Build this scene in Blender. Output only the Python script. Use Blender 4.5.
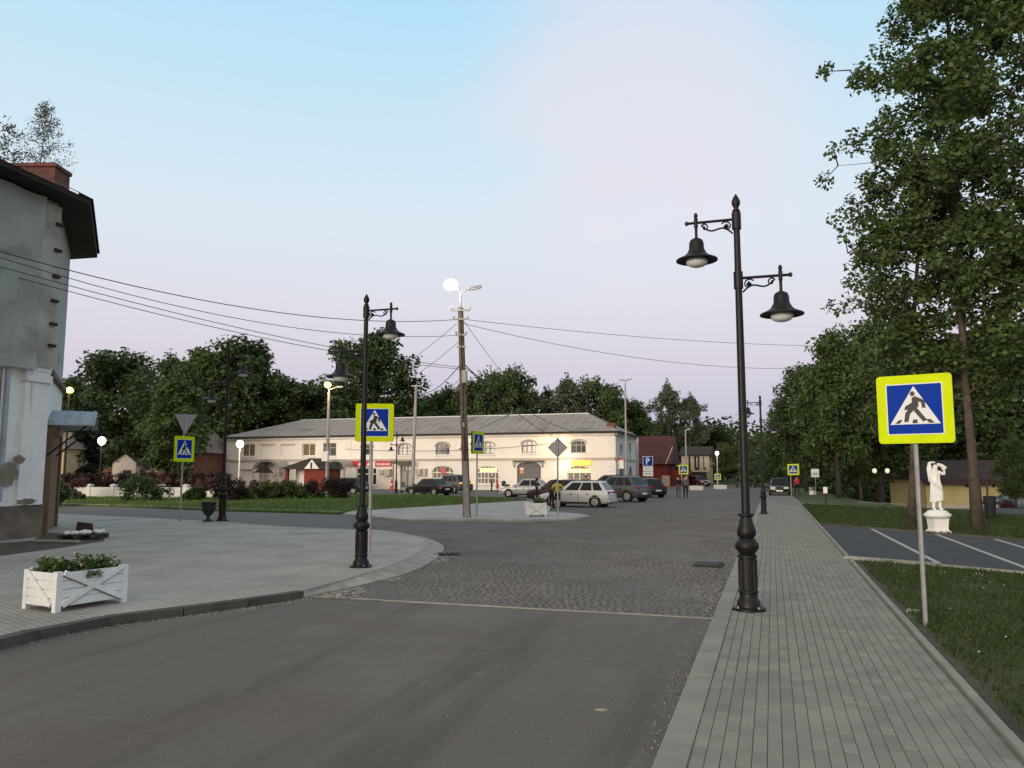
import bpy, bmesh, math, random
import numpy as np
from math import sin, cos, tan, pi, radians, atan, atan2, sqrt
from mathutils import Vector, Matrix
for o in list(bpy.data.objects): bpy.data.objects.remove(o)
S = bpy.context.scene
C = S.collection
random.seed(7)

# ------------------------------------------------------------------ camera
F, CX, CY, EYE = 790.0, 512.0, 384.0, 2.0          # focal length in pixels, eye height in metres
TH = atan(88 / 790.0)                              # camera tilted up
YAW = radians(18.1)                                # camera turned left of the road direction (+Y)
cam_d = bpy.data.cameras.new('camera'); cam = bpy.data.objects.new('camera', cam_d); C.objects.link(cam)
cam_d.sensor_width = 36; cam_d.lens = 36 * F / 1024; cam_d.clip_end = 3000; cam_d.clip_start = 0.1
cam.location = (0, 0, EYE); cam.rotation_euler = (pi / 2 + TH, 0, YAW)
S.camera = cam
S.render.resolution_x, S.render.resolution_y = 1024, 768

# ------------------------------------------------------------------ dusk sky
SUN_EL, SUN_AZ = radians(8.0), radians(197)        # afterglow low behind the camera
w = bpy.data.worlds.new('World'); S.world = w; w.use_nodes = True
nt = w.node_tree; nt.nodes.clear(); N = nt.nodes.new; Lk = nt.links.new
out = N('ShaderNodeOutputWorld'); bg = N('ShaderNodeBackground'); Lk(bg.outputs[0], out.inputs[0])
sky = N('ShaderNodeTexSky'); sky.sky_type = 'NISHITA'; sky.sun_disc = False
sky.sun_elevation = SUN_EL; sky.sun_rotation = SUN_AZ; sky.dust_density = 2.0
tc = N('ShaderNodeTexCoord'); sep = N('ShaderNodeSeparateXYZ'); Lk(tc.outputs['Generated'], sep.inputs[0])
ramp = N('ShaderNodeValToRGB'); Lk(sep.outputs['Z'], ramp.inputs[0])
cr = ramp.color_ramp
stops = [(0.0, (.47, .46, .60)), (.07, (.55, .52, .66)), (.13, (.66, .61, .71)), (.20, (.72, .71, .785)), (.30, (.70, .79, .88)),
         (.40, (.60, .78, .90)), (.52, (.46, .74, .93)), (.72, (.47, .60, .71)), (1.0, (.47, .54, .60))]
cr.elements[0].position = 0; cr.elements[0].color = (*stops[0][1], 1)
cr.elements[1].position = 1; cr.elements[1].color = (*stops[-1][1], 1)
for p, c_ in stops[1:-1]:
    e = cr.elements.new(p); e.color = (*c_, 1)
mp = N('ShaderNodeMapping'); mp.inputs['Scale'].default_value = (1.3, 1.3, 3.2); mp.inputs['Rotation'].default_value = (0, .45, 0); Lk(tc.outputs['Generated'], mp.inputs[0])
nz = N('ShaderNodeTexNoise'); nz.inputs['Scale'].default_value = 1.7; nz.inputs['Detail'].default_value = 3.5; nz.inputs['Roughness'].default_value = .5
Lk(mp.outputs[0], nz.inputs[0])
mr = N('ShaderNodeMapRange'); mr.inputs[1].default_value = .42; mr.inputs[2].default_value = .62; mr.inputs[3].default_value = 0; mr.inputs[4].default_value = .58
mp.inputs['Location'].default_value = (2.7, .2, .5)
Lk(nz.outputs[0], mr.inputs[0])
# a long pink veil of cloud high over the street, plus faint patches elsewhere
cdv = N('ShaderNodeVectorMath'); cdv.operation = 'DOT_PRODUCT'; Lk(tc.outputs['Generated'], cdv.inputs[0]); cdv.inputs[1].default_value = (-.135, .90, .415)
cdm = N('ShaderNodeMapRange'); cdm.interpolation_type = 'SMOOTHSTEP'; cdm.inputs[1].default_value = .970; cdm.inputs[2].default_value = 1.0; cdm.inputs[3].default_value = .12; cdm.inputs[4].default_value = 1.15; Lk(cdv.outputs['Value'], cdm.inputs[0])
cml = N('ShaderNodeMath'); cml.operation = 'MULTIPLY'; cml.use_clamp = True; Lk(mr.outputs[0], cml.inputs[0]); Lk(cdm.outputs[0], cml.inputs[1])
mxc = N('ShaderNodeMix'); mxc.data_type = 'RGBA'; Lk(cml.outputs[0], mxc.inputs['Factor']); Lk(ramp.outputs[0], mxc.inputs['A'])
mxc.inputs['B'].default_value = (.83, .745, .815, 1)
skm = N('ShaderNodeMix'); skm.data_type = 'RGBA'; skm.blend_type = 'MULTIPLY'; skm.inputs['Factor'].default_value = 1
Lk(sky.outputs[0], skm.inputs['A']); skm.inputs['B'].default_value = (.1, .1, .1, 1)
mx = N('ShaderNodeMix'); mx.data_type = 'RGBA'; mx.inputs['Factor'].default_value = .92
# the afterglow in the west, low behind the camera
dt = N('ShaderNodeVectorMath'); dt.operation = 'DOT_PRODUCT'; Lk(tc.outputs['Generated'], dt.inputs[0]); dt.inputs[1].default_value = (sin(SUN_AZ), cos(SUN_AZ), .1)
gw = N('ShaderNodeMapRange'); gw.interpolation_type = 'SMOOTHSTEP'; gw.inputs[1].default_value = -.1; gw.inputs[2].default_value = 1.0; gw.inputs[4].default_value = .9; Lk(dt.outputs['Value'], gw.inputs[0])
gm = N('ShaderNodeMix'); gm.data_type = 'RGBA'; Lk(gw.outputs[0], gm.inputs['Factor']); Lk(mxc.outputs['Result'], gm.inputs['A']); gm.inputs['B'].default_value = (1.12, .90, .68, 1)
Lk(skm.outputs['Result'], mx.inputs['A']); Lk(gm.outputs['Result'], mx.inputs['B']); Lk(mx.outputs['Result'], bg.inputs[0])
bg.inputs[1].default_value = 1.0

sd = bpy.data.lights.new('sun', 'SUN'); so = bpy.data.objects.new('sun', sd); C.objects.link(so)
sd.energy = 2.5; sd.angle = radians(24); sd.color = (1, .86, .71)
dirv = Vector((sin(SUN_AZ) * cos(SUN_EL), cos(SUN_AZ) * cos(SUN_EL), sin(SUN_EL)))   # towards the sun
so.rotation_euler = (-dirv).to_track_quat('-Z', 'Y').to_euler()
S.view_settings.view_transform = 'Standard'; S.view_settings.look = 'None'
S.view_settings.exposure = 0.12; S.view_settings.gamma = 1; S.view_settings.use_curve_mapping = False

# ------------------------------------------------------------------ pixel -> place
_c, _s = cos(TH), sin(TH)
def ray(u, v):
    x, y = (u - CX) / F, (CY - v) / F
    yc = _c - y * _s
    return Vector((x * cos(YAW) - yc * sin(YAW), x * sin(YAW) + yc * cos(YAW), _s + y * _c)), yc
def gp(u, v, z=0.0):                               # point on the level z
    r, _ = ray(u, v); t = (z - EYE) / r.z
    return Vector((r.x * t, r.y * t, z))
def at(u, v, D):                                   # point at distance D in front of the camera
    r, yc = ray(u, v); t = D / yc
    return Vector((r.x * t, r.y * t, EYE + r.z * t))
def onY(u, v, Y):                                  # point on the plane Y
    r, _ = ray(u, v); t = Y / r.y
    return Vector((r.x * t, Y, EYE + r.z * t))
def gd(u, D, z=0.0):                               # ground spot below column u at distance D
    p = at(u, 472, D); return Vector((p.x, p.y, z))
CAMR = Vector((cos(YAW), sin(YAW), 0)); CAMF = Vector((-sin(YAW), cos(YAW), 0))
def head(dx, dy):                                  # heading angle from a direction given in the camera's own right / forward
    d = CAMR * dx + CAMF * dy; return atan2(d.y, d.x)

# ------------------------------------------------------------------ materials
M = {}
def mat(name, col, rough=.8, metal=0, nscale=None, namt=.25, bump=0, col2=None, detail=4, rnd=0, spec=.35, trans=0, coord='Object'):
    m = bpy.data.materials.new(name); m.use_nodes = True; t = m.node_tree
    b = t.nodes['Principled BSDF']; b.inputs['Roughness'].default_value = rough; b.inputs['Metallic'].default_value = metal
    b.inputs['Specular IOR Level'].default_value = spec
    col = tuple(col); last = None
    b.inputs['Base Color'].default_value = (*col, 1)
    if nscale:
        tcn = t.nodes.new('ShaderNodeTexCoord'); n = t.nodes.new('ShaderNodeTexNoise')
        n.inputs['Scale'].default_value = nscale; n.inputs['Detail'].default_value = detail; n.inputs['Roughness'].default_value = .65
        if coord == 'World': src_ = t.nodes.new('ShaderNodeNewGeometry').outputs['Position']
        else: src_ = tcn.outputs[coord]
        t.links.new(src_, n.inputs[0])
        r = t.nodes.new('ShaderNodeValToRGB'); t.links.new(n.outputs[0], r.inputs[0])
        c2 = col2 if col2 else tuple(min(1, c_ * (1 + namt)) for c_ in col); c1 = col if col2 else tuple(c_ * (1 - namt) for c_ in col)
        r.color_ramp.elements[0].position = .32; r.color_ramp.elements[0].color = (*c1, 1)
        r.color_ramp.elements[1].position = .68; r.color_ramp.elements[1].color = (*c2, 1)
        last = r.outputs[0]
        if bump:
            bp = t.nodes.new('ShaderNodeBump'); bp.inputs['Strength'].default_value = bump; bp.inputs['Distance'].default_value = .02
            n2 = t.nodes.new('ShaderNodeTexNoise'); n2.inputs['Scale'].default_value = nscale * 6; n2.inputs['Detail'].default_value = 3
            t.links.new(src_, n2.inputs[0])
            t.links.new(n2.outputs[0], bp.inputs['Height']); t.links.new(bp.outputs[0], b.inputs['Normal'])
    if rnd:
        g = t.nodes.new('ShaderNodeNewGeometry'); oi = t.nodes.new('ShaderNodeObjectInfo')
        ad = t.nodes.new('ShaderNodeMath'); t.links.new(g.outputs['Random Per Island'], ad.inputs[0]); t.links.new(oi.outputs['Random'], ad.inputs[1])
        fr = t.nodes.new('ShaderNodeMath'); fr.operation = 'FRACT'; t.links.new(ad.outputs[0], fr.inputs[0])
        ma = t.nodes.new('ShaderNodeMapRange'); ma.inputs[3].default_value = 1 - rnd; ma.inputs[4].default_value = 1 + rnd
        t.links.new(fr.outputs[0], ma.inputs[0])
        hs = t.nodes.new('ShaderNodeHueSaturation'); hs.inputs['Color'].default_value = (*col, 1)
        if last: t.links.new(last, hs.inputs['Color'])
        t.links.new(ma.outputs[0], hs.inputs['Value']); last = hs.outputs[0]
    if last: t.links.new(last, b.inputs['Base Color'])
    if trans:
        tr = t.nodes.new('ShaderNodeBsdfTranslucent'); mxs = t.nodes.new('ShaderNodeMixShader'); mxs.inputs[0].default_value = trans
        if last: t.links.new(last, tr.inputs[0])
        else: tr.inputs[0].default_value = (*col, 1)
        t.links.new(b.outputs[0], mxs.inputs[1]); t.links.new(tr.outputs[0], mxs.inputs[2])
        t.links.new(mxs.outputs[0], t.nodes['Material Output'].inputs[0])
    M[name] = m
    return m
def emit(name, col, st):
    m = mat(name, col, .5); b = m.node_tree.nodes['Principled BSDF']
    b.inputs['Emission Color'].default_value = (*col, 1); b.inputs['Emission Strength'].default_value = st
    return m
def stained(name, base, spots, rough=.85):
    """base colour with a list of (colour, noise scale, threshold, softness, amount) wear layers, fine bump"""
    m = mat(name, base, rough, nscale=9, namt=.08, bump=.25); t = m.node_tree; b = t.nodes['Principled BSDF']
    last = b.inputs['Base Color'].links[0].from_socket; tcn = t.nodes.new('ShaderNodeTexCoord')
    for i, (c_, sc, th, sf, am) in enumerate(spots):
        n = t.nodes.new('ShaderNodeTexNoise'); n.inputs['Detail'].default_value = 6; n.inputs['Roughness'].default_value = .6
        mpn = t.nodes.new('ShaderNodeMapping'); mpn.inputs['Location'].default_value = (i * 13.1, i * 7.7, i * 3.3)
        mpn.inputs['Scale'].default_value = sc if isinstance(sc, tuple) else (sc,) * 3
        t.links.new(tcn.outputs['Object'], mpn.inputs[0]); t.links.new(mpn.outputs[0], n.inputs[0]); n.inputs['Scale'].default_value = 1
        r = t.nodes.new('ShaderNodeMapRange'); r.inputs[1].default_value = th; r.inputs[2].default_value = th + sf; r.inputs[4].default_value = am
        t.links.new(n.outputs[0], r.inputs[0])
        mxn = t.nodes.new('ShaderNodeMix'); mxn.data_type = 'RGBA'; mxn.inputs['B'].default_value = (*c_, 1)
        t.links.new(r.outputs[0], mxn.inputs['Factor']); t.links.new(last, mxn.inputs['A']); last = mxn.outputs['Result']
    t.links.new(last, b.inputs['Base Color'])
    return m
def brickmat(name, c1, c2, mortar, bw, bh, ms=.012, rough=.85, bump=.4, off=.5, rot=0, coord='Object', plane='XY', dirt=None):
    m = mat(name, c1, rough); t = m.node_tree; b = t.nodes['Principled BSDF']
    tcn = t.nodes.new('ShaderNodeTexCoord'); mpn = t.nodes.new('ShaderNodeMapping'); mpn.inputs['Rotation'].default_value = (0, 0, rot)
    src = tcn.outputs[coord]
    if plane != 'XY':
        sp = t.nodes.new('ShaderNodeSeparateXYZ'); cb = t.nodes.new('ShaderNodeCombineXYZ'); t.links.new(src, sp.inputs[0])
        ad = t.nodes.new('ShaderNodeMath'); t.links.new(sp.outputs['X'], ad.inputs[0]); t.links.new(sp.outputs['Y'], ad.inputs[1])
        t.links.new(ad.outputs[0], cb.inputs[0]); t.links.new(sp.outputs['Z'], cb.inputs[1]); src = cb.outputs[0]
    t.links.new(src, mpn.inputs[0])
    br = t.nodes.new('ShaderNodeTexBrick'); br.offset = off; t.links.new(mpn.outputs[0], br.inputs['Vector'])
    br.inputs['Color1'].default_value = (*c1, 1); br.inputs['Color2'].default_value = (*c2, 1); br.inputs['Mortar'].default_value = (*mortar, 1)
    br.inputs['Scale'].default_value = 1; br.inputs['Brick Width'].default_value = bw; br.inputs['Row Height'].default_value = bh
    br.inputs['Mortar Size'].default_value = ms; br.inputs['Mortar Smooth'].default_value = .3
    n = t.nodes.new('ShaderNodeTexNoise'); n.inputs['Scale'].default_value = .7; n.inputs['Detail'].default_value = 6; t.links.new(tcn.outputs['Object'], n.inputs[0])
    r = t.nodes.new('ShaderNodeMapRange'); r.inputs[1].default_value = .3; r.inputs[2].default_value = .7; r.inputs[3].default_value = .8; r.inputs[4].default_value = 1.18
    t.links.new(n.outputs[0], r.inputs[0])
    hs = t.nodes.new('ShaderNodeHueSaturation'); t.links.new(br.outputs['Color'], hs.inputs['Color']); t.links.new(r.outputs[0], hs.inputs['Value'])
    t.links.new(hs.outputs[0], b.inputs['Base Color'])
    bp = t.nodes.new('ShaderNodeBump'); bp.inputs['Strength'].default_value = bump; bp.inputs['Distance'].default_value = .01; bp.invert = True
    t.links.new(br.outputs['Fac'], bp.inputs['Height']); t.links.new(bp.outputs[0], b.inputs['Normal'])
    return m

mat('earth', (.045, .042, .03), .95, nscale=.6, namt=.3, bump=.5, col2=(.035, .05, .02))
stained('asphalt', (.126, .115, .103), [((.168, .151, .133), .35, .48, .2, .7), ((.078, .071, .063), (1.1, .10, .5), .52, .10, .7), ((.118, .094, .082), .55, .52, .15, .6),
        ((.185, .17, .148), (1.6, .7, 1), .62, .07, .5), ((.14, .127, .108), 26, .5, .2, .6), ((.065, .06, .054), 55, .55, .1, .6), ((.20, .185, .165), 85, .64, .04, .5), ((.05, .047, .043), (.5, .5, 1), .70, .02, .6)], .88)
stained('cobble_bed', (.08, .074, .07), [((.13, .12, .11), .5, .5, .2, .7), ((.05, .048, .046), 7, .5, .1, .7)], .9)
mat('cobble', (.112, .107, .101), .85, nscale=.5, col2=(.168, .16, .15), rnd=.15, bump=.4, coord='World')
brickmat('cobble_far', (.115, .11, .104), (.135, .128, .119), (.10, .095, .09), .15, .115, .02, bump=.8, rot=.2)
mat('asphalt_blue', (.05, .056, .062), .9, nscale=1.2, namt=.18, bump=.35)
stained('asphalt_grey', (.12, .118, .115), [((.09, .09, .09), .3, .5, .2, .6), ((.17, .165, .155), 1.1, .6, .15, .4)])
brickmat('paving_left', (.325, .316, .287), (.375, .364, .327), (.20, .195, .175), .2, .1, .008, bump=.5, rot=.4)
brickmat('paving_island', (.34, .335, .315), (.39, .38, .36), (.26, .25, .24), .2, .1, .008, bump=.3)
brickmat('paving_right_far', (.18, .178, .16), (.205, .20, .18), (.13, .128, .115), .1, .2, .007, bump=.3)
mat('paver', (.195, .194, .17), .9, nscale=1.1, col2=(.25, .243, .205), rnd=.11, bump=.3, coord='World')
mat('paver_bed', (.14, .134, .117), .95, nscale=4, namt=.2)
mat('kerb', (.30, .29, .255), .9, nscale=2.5, namt=.2, bump=.35, rnd=.09, coord='World')
mat('kerb_dark', (.075, .072, .064), .92, nscale=2.5, namt=.3, bump=.4, rnd=.12)
mat('kerb_right', (.24, .237, .202), .9, nscale=1.4, namt=.14, bump=.3, rnd=.06, coord='World')
mat('line_paint', (.40, .40, .385), .7, nscale=5, namt=.2)
mat('lawn', (.055, .085, .018), .95, nscale=1.2, col2=(.08, .115, .03), bump=.8)
mat('verge', (.035, .052, .014), .95, nscale=1.5, col2=(.065, .06, .03), bump=.8)
mat('park_ground', (.045, .06, .02), .95, nscale=.3, col2=(.075, .095, .032), bump=.6)
mat('dirt', (.07, .06, .045), .95, nscale=2, namt=.35, bump=.8)
mat('sand', (.27, .255, .22), .95, nscale=6, namt=.18, rnd=.2, coord='World')
mat('grass_blade', (.045, .074, .017), .7, rnd=.4, trans=.3)
mat('lawn_blade', (.11, .175, .038), .7, rnd=.3, trans=.3)
mat('dry_leaf', (.22, .13, .05), .8, rnd=.5); mat('clover', (.5, .5, .44), .8)
mat('black_iron', (.007, .007, .0075), .5, nscale=14, namt=.3, spec=.3)
mat('lamp_glass', (.72, .73, .72), .25)
mat('galv', (.36, .36, .37), .5, metal=.6, nscale=8, namt=.15)
mat('concrete_pole', (.31, .29, .27), .9, nscale=3, namt=.2, bump=.3)
mat('concrete_light', (.5, .49, .47), .85, nscale=2, namt=.12)
mat('wood_pole', (.17, .125, .10), .9, nscale=2.2, namt=.35, bump=.6)
mat('wood_door', (.17, .105, .06), .8, nscale=1.5, namt=.25)
mat('sign_yellow', (.52, .66, .0), .6, spec=.1, nscale=6, namt=.07); mat('sign_white', (.66, .69, .72), .6, spec=.1); mat('sign_blue', (.0, .03, .30), .6, spec=.1); mat('sign_black', (.015, .015, .015), .5)
mat('sign_back', (.30, .30, .31), .5, metal=.4, nscale=4, namt=.12); mat('sign_edge', (.05, .05, .045), .6)
mat('white_wood', (.70, .72, .72), .6, nscale=4, namt=.08); mat('groove', (.24, .25, .26), .8); mat('soil', (.03, .022, .016), .95)
mat('petal', (.66, .62, .36), .7); mat('petunia_leaf', (.07, .11, .025), .6, rnd=.35, trans=.25)
mat('leaf', (.078, .122, .036), .6, rnd=.5, trans=.38); mat('leaf_dark', (.056, .090, .030), .65, rnd=.5, trans=.3)
mat('leaf_mid', (.082, .122, .042), .65, rnd=.5, trans=.35); mat('leaf_light', (.10, .12, .034), .6, rnd=.4, trans=.35)
mat('leaf_grey', (.10, .112, .07), .65, rnd=.35, trans=.25); mat('leaf_spruce', (.012, .022, .012), .7, rnd=.35)
mat('leaf_red', (.026, .011, .010), .65, rnd=.45, trans=.2); mat('leaf_pink', (.10, .038, .038), .65, rnd=.4, trans=.2)
mat('bark', (.075, .06, .047), .95, nscale=4, namt=.4, bump=.9); mat('bark_dark', (.035, .03, .024), .95, nscale=4, namt=.3)
mat('bark_birch', (.42, .40, .37), .85, nscale=3, namt=.4)
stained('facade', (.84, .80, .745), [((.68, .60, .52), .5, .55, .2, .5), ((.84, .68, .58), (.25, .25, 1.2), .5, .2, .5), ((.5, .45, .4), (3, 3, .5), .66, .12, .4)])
stained('facade_shaded', (.70, .69, .67), [((.58, .57, .55), .5, .5, .25, .5)])  # greyer copy of the facade, the side's shade put into the colour
mat('trim_white', (.80, .78, .73), .8, nscale=3, namt=.06); mat('string_course', (.50, .44, .38), .85)
stained('roof_slate', (.26, .24, .225), [((.33, .31, .295), (.4, 1.6, 1), .5, .2, .7), ((.17, .155, .14), (.35, .35, .35), .54, .12, .8), ((.37, .35, .33), (3, .25, 1), .6, .1, .4)])
mat('eave_dark', (.035, .03, .027), .85); mat('glass_dark', (.03, .033, .036), .12, spec=.6); mat('curtain', (.17, .145, .085), .8, nscale=3, namt=.2)
mat('frame_grey', (.33, .31, .29), .7); mat('shutter_grey', (.14, .14, .145), .6, nscale=3, namt=.08); mat('soot', (.15, .13, .11), .9)
emit('lit_yellow', (1, .80, .30), 1.0); emit('lit_orange', (1, .50, .08), .85); emit('lit_pale', (.9, .85, .62), .42); emit('lit_white', (1, .97, .92), 4)
emit('lit_sodium', (1, .80, .22), 2.2); emit('lit_warm', (1, .78, .42), 6); emit('lamp_glare_white', (1, .97, .9), 12); emit('lit_red', (.5, .10, .08), .15)
mat('shop_inside', (.20, .185, .155), .6, nscale=2, namt=.35); mat('poster_orange', (.75, .28, .10), .7); mat('banner_red', (.55, .04, .06), .6); mat('ac_grey', (.46, .43, .39), .7, nscale=3, namt=.1)
mat('maroon_roof', (.06, .017, .016), .6, nscale=1.5, namt=.2); mat('maroon_wall', (.19, .035, .022), .8, nscale=1.5, namt=.15); mat('brown_roof', (.04, .027, .02), .85)
stained('yellow_wall', (.46, .36, .20), [((.36, .27, .16), .5, .5, .2, .5)]); stained('cream_wall', (.52, .44, .32), [((.40, .33, .25), .6, .5, .2, .6)])
stained('garage_yellow', (.46, .38, .19), [((.29, .23, .11), .6, .5, .2, .5)]); mat('roof_plum', (.042, .025, .025), .8, nscale=1, namt=.2)
stained('netting', (.32, .34, .305), [((.41, .43, .39), (.35, .35, .22), .45, .25, .8), ((.15, .165, .15), (.5, .5, 1.1), .55, .12, .6), ((.30, .31, .29), (1.6, 1.6, .3), .62, .1, .4)], .95)
stained('old_plaster', (.76, .76, .73), [((.64, .635, .605), .5, .5, .2, .6), ((.30, .28, .24), 1.7, .68, .02, .85), ((.40, .385, .35), (4, 4, .35), .58, .1, .55), ((.27, .25, .21), (9, 9, .22), .66, .04, .6)])
mat('bare_plaster', (.20, .175, .13), .95, nscale=2, namt=.3, bump=.6); mat('plinth', (.14, .115, .09), .95, nscale=1.4, namt=.4, bump=.6)
mat('pilaster', (.36, .34, .29), .9, nscale=1.2, namt=.25); mat('dark_wood', (.030, .024, .020), .85, nscale=2, namt=.3)
brickmat('red_brick', (.22, .055, .035), (.10, .035, .028), (.12, .09, .075), .25, .075, .012, plane='wall')
mat('awning_metal', (.33, .36, .40), .5, metal=.4, nscale=2, namt=.15)
mat('house_grey', (.42, .38, .34), .9, nscale=.8, namt=.2); mat('roof_old', (.19, .15, .13), .85, nscale=.7, namt=.25); mat('house_pink', (.18, .085, .06), .9, nscale=1, namt=.2)
stained('white_wall', (.58, .58, .55), [((.46, .46, .43), .8, .5, .2, .6)]); mat('wire', (.02, .02, .022), .6); mat('insulator', (.5, .5, .48), .3)
mat('statue_white', (.74, .74, .72), .6, nscale=5, namt=.05)
mat('tyre', (.015, .015, .015), .85); mat('alloy', (.5, .5, .5), .35, metal=.7); mat('car_glass', (.010, .012, .013), .12, spec=.28); mat('car_trim', (.02, .02, .02), .6)
for nm, c_, r_ in [('paint_silver', (.42, .43, .44), .3), ('paint_black', (.012, .012, .014), .2), ('paint_grey', (.085, .085, .09), .3), ('paint_white', (.62, .63, .63), .3), ('paint_burgundy', (.05, .018, .022), .25), ('paint_darkred', (.11, .02, .03), .3), ('paint_blue', (.12, .17, .24), .3)]:
    mat(nm, c_, r_, metal=.25, spec=.6)
mat('plate', (.7, .7, .68), .5); mat('tail_red', (.45, .02, .02), .3); emit('tail_on', (1, .12, .05), 1.6); mat('headlight', (.65, .66, .66), .15); emit('amber_on', (1, .45, .12), 1.2)
for nm, c_ in [('skin', (.45, .28, .20)), ('hair', (.03, .02, .015)), ('cloth_black', (.014, .014, .016)), ('cloth_yellow', (.62, .52, .02)), ('cloth_wine', (.12, .018, .02)),
               ('cloth_red', (.50, .04, .07)), ('cloth_grey', (.10, .10, .11)), ('cloth_blue', (.04, .05, .10)), ('shoe', (.03, .03, .03)), ('cloth_pale', (.45, .45, .44))]:
    mat(nm, c_, .85)
mat('cone_red', (.6, .05, .03), .5); mat('bin_dark', (.02, .021, .02), .6); mat('tarp_white', (.62, .62, .6), .6)

# ------------------------------------------------------------------ mesh builder
class MB:
    def __init__(s): s.v = []; s.f = []; s.m = []; s.mi = 0
    def face(s, pts):
        n = len(s.v); s.v.extend([tuple(p) for p in pts]); s.f.append(tuple(range(n, n + len(pts)))); s.m.append(s.mi); return s
    def box(s, x0, x1, y0, y1, z0, z1):
        n = len(s.v); s.v += [(x, y, z) for z in (z0, z1) for y in (y0, y1) for x in (x0, x1)]
        for f in ((0, 2, 3, 1), (4, 5, 7, 6), (0, 1, 5, 4), (2, 6, 7, 3), (0, 4, 6, 2), (1, 3, 7, 5)): s.f.append(tuple(n + i for i in f)); s.m.append(s.mi)
        return s
    def bar(s, p0, p1, w_, h_, up=(0, 0, 1)):
        p0, p1 = Vector(p0), Vector(p1); d = (p1 - p0).normalized(); u = Vector(up)
        if abs(d.dot(u)) > .98: u = Vector((1, 0, 0))
        a = d.cross(u).normalized(); b = a.cross(d).normalized(); n = len(s.v)
        for p in (p0, p1):
            for i, j in ((-1, -1), (1, -1), (1, 1), (-1, 1)): s.v.append(tuple(p + a * (i * w_ / 2) + b * (j * h_ / 2)))
        for f in ((0, 1, 2, 3), (7, 6, 5, 4), (0, 4, 5, 1), (1, 5, 6, 2), (2, 6, 7, 3), (3, 7, 4, 0)): s.f.append(tuple(n + i for i in f)); s.m.append(s.mi)
        return s
    def tube(s, pts, rad, k=8, cap=True):
        pts = [Vector(p) for p in pts]; n0 = len(s.v)
        if not hasattr(rad, '__len__'): rad = [rad] * len(pts)
        prev = None
        for i, p in enumerate(pts):
            d = (pts[min(i + 1, len(pts) - 1)] - pts[max(i - 1, 0)]).normalized()
            if prev is None:
                u = Vector((1, 0, 0)) if abs(d.x) < .9 else Vector((0, 1, 0)); a = d.cross(u).normalized()
            else: a = (prev - d * prev.dot(d)).normalized()
            prev = a; b = d.cross(a)
            for j in range(k):
                t = 2 * pi * j / k; s.v.append(tuple(p + (a * cos(t) + b * sin(t)) * rad[i]))
        for i in range(len(pts) - 1):
            for j in range(k):
                q = n0 + i * k; s.f.append((q + j, q + (j + 1) % k, q + k + (j + 1) % k, q + k + j)); s.m.append(s.mi)
        if cap:
            s.f.append(tuple(n0 + k - 1 - j for j in range(k))); s.m.append(s.mi)
            q = n0 + (len(pts) - 1) * k; s.f.append(tuple(q + j for j in range(k))); s.m.append(s.mi)
        return s
    def lathe(s, prof, c=(0, 0, 0), k=14, sq=(1, 1)):
        n0 = len(s.v); c = Vector(c)
        for r, z in prof:
            for j in range(k): t = 2 * pi * (j + .5) / k; s.v.append((c.x + r * cos(t) * sq[0], c.y + r * sin(t) * sq[1], c.z + z))
        for i in range(len(prof) - 1):
            for j in range(k):
                q = n0 + i * k; s.f.append((q + j, q + (j + 1) % k, q + k + (j + 1) % k, q + k + j)); s.m.append(s.mi)
        s.f.append(tuple(n0 + k - 1 - j for j in range(k))); s.m.append(s.mi)
        q = n0 + (len(prof) - 1) * k; s.f.append(tuple(q + j for j in range(k))); s.m.append(s.mi)
        return s
    def prism(s, poly, z0, z1, fn=None):
        """closed 2-D outline (counter-clockwise) between two levels; fn maps (a, b, c) to a point"""
        fn = fn or (lambda a, b, c_: (a, b, c_)); n = len(poly); q = len(s.v)
        s.v += [tuple(fn(a, b, z0)) for a, b in poly] + [tuple(fn(a, b, z1)) for a, b in poly]
        s.f.append(tuple(q + n - 1 - i for i in range(n))); s.m.append(s.mi); s.f.append(tuple(q + n + i for i in range(n))); s.m.append(s.mi)
        for i in range(n): j = (i + 1) % n; s.f.append((q + i, q + j, q + n + j, q + n + i)); s.m.append(s.mi)
        return s
    def xf(s, mtx):
        s.v = [tuple(mtx @ Vector(p)) for p in s.v]; return s
    def mesh(s, name, mats, smooth=False):
        me = bpy.data.meshes.new(name); me.from_pydata(s.v, [], s.f)
        for x in (mats if isinstance(mats, (list, tuple)) else [mats]): me.materials.append(M[x] if isinstance(x, str) else x)
        if len(me.materials) > 1: me.polygons.foreach_set('material_index', s.m)
        if smooth: me.shade_smooth(); 
        me.update(); return me
    def build(s, name, mats, parent=None, smooth=False, loc=None):
        o = bpy.data.objects.new(name, s.mesh(name, mats, smooth)); C.objects.link(o)
        if smooth and hasattr(o.data, 'set_sharp_from_angle'): o.data.set_sharp_from_angle(angle=radians(40))
        if parent: o.parent = parent
        if loc is not None: o.location = loc
        return o
def tag(o, label=None, cat=None, group=None, kind=None):
    if label: o['label'] = label
    if cat: o['category'] = cat
    if group: o['group'] = group
    if kind: o['kind'] = kind
    return o
def thing(name, label, cat, loc=(0, 0, 0), rz=0, group=None, sc=1):
    o = bpy.data.objects.new(name, None); C.objects.link(o); o.location = loc; o.rotation_euler.z = rz
    o.scale = (sc, sc, sc) if not hasattr(sc, '__len__') else sc; o.empty_display_size = .2
    return tag(o, label, cat, group)
def link(me, name, parent=None, loc=(0, 0, 0), rz=0):
    o = bpy.data.objects.new(name, me); C.objects.link(o); o.location = loc; o.rotation_euler.z = rz
    if parent: o.parent = parent
    return o
def copy_tree(o, parent=None):
    c_ = o.copy(); C.objects.link(c_); c_.parent = parent
    for ch in o.children: copy_tree(ch, c_)
    return c_
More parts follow.
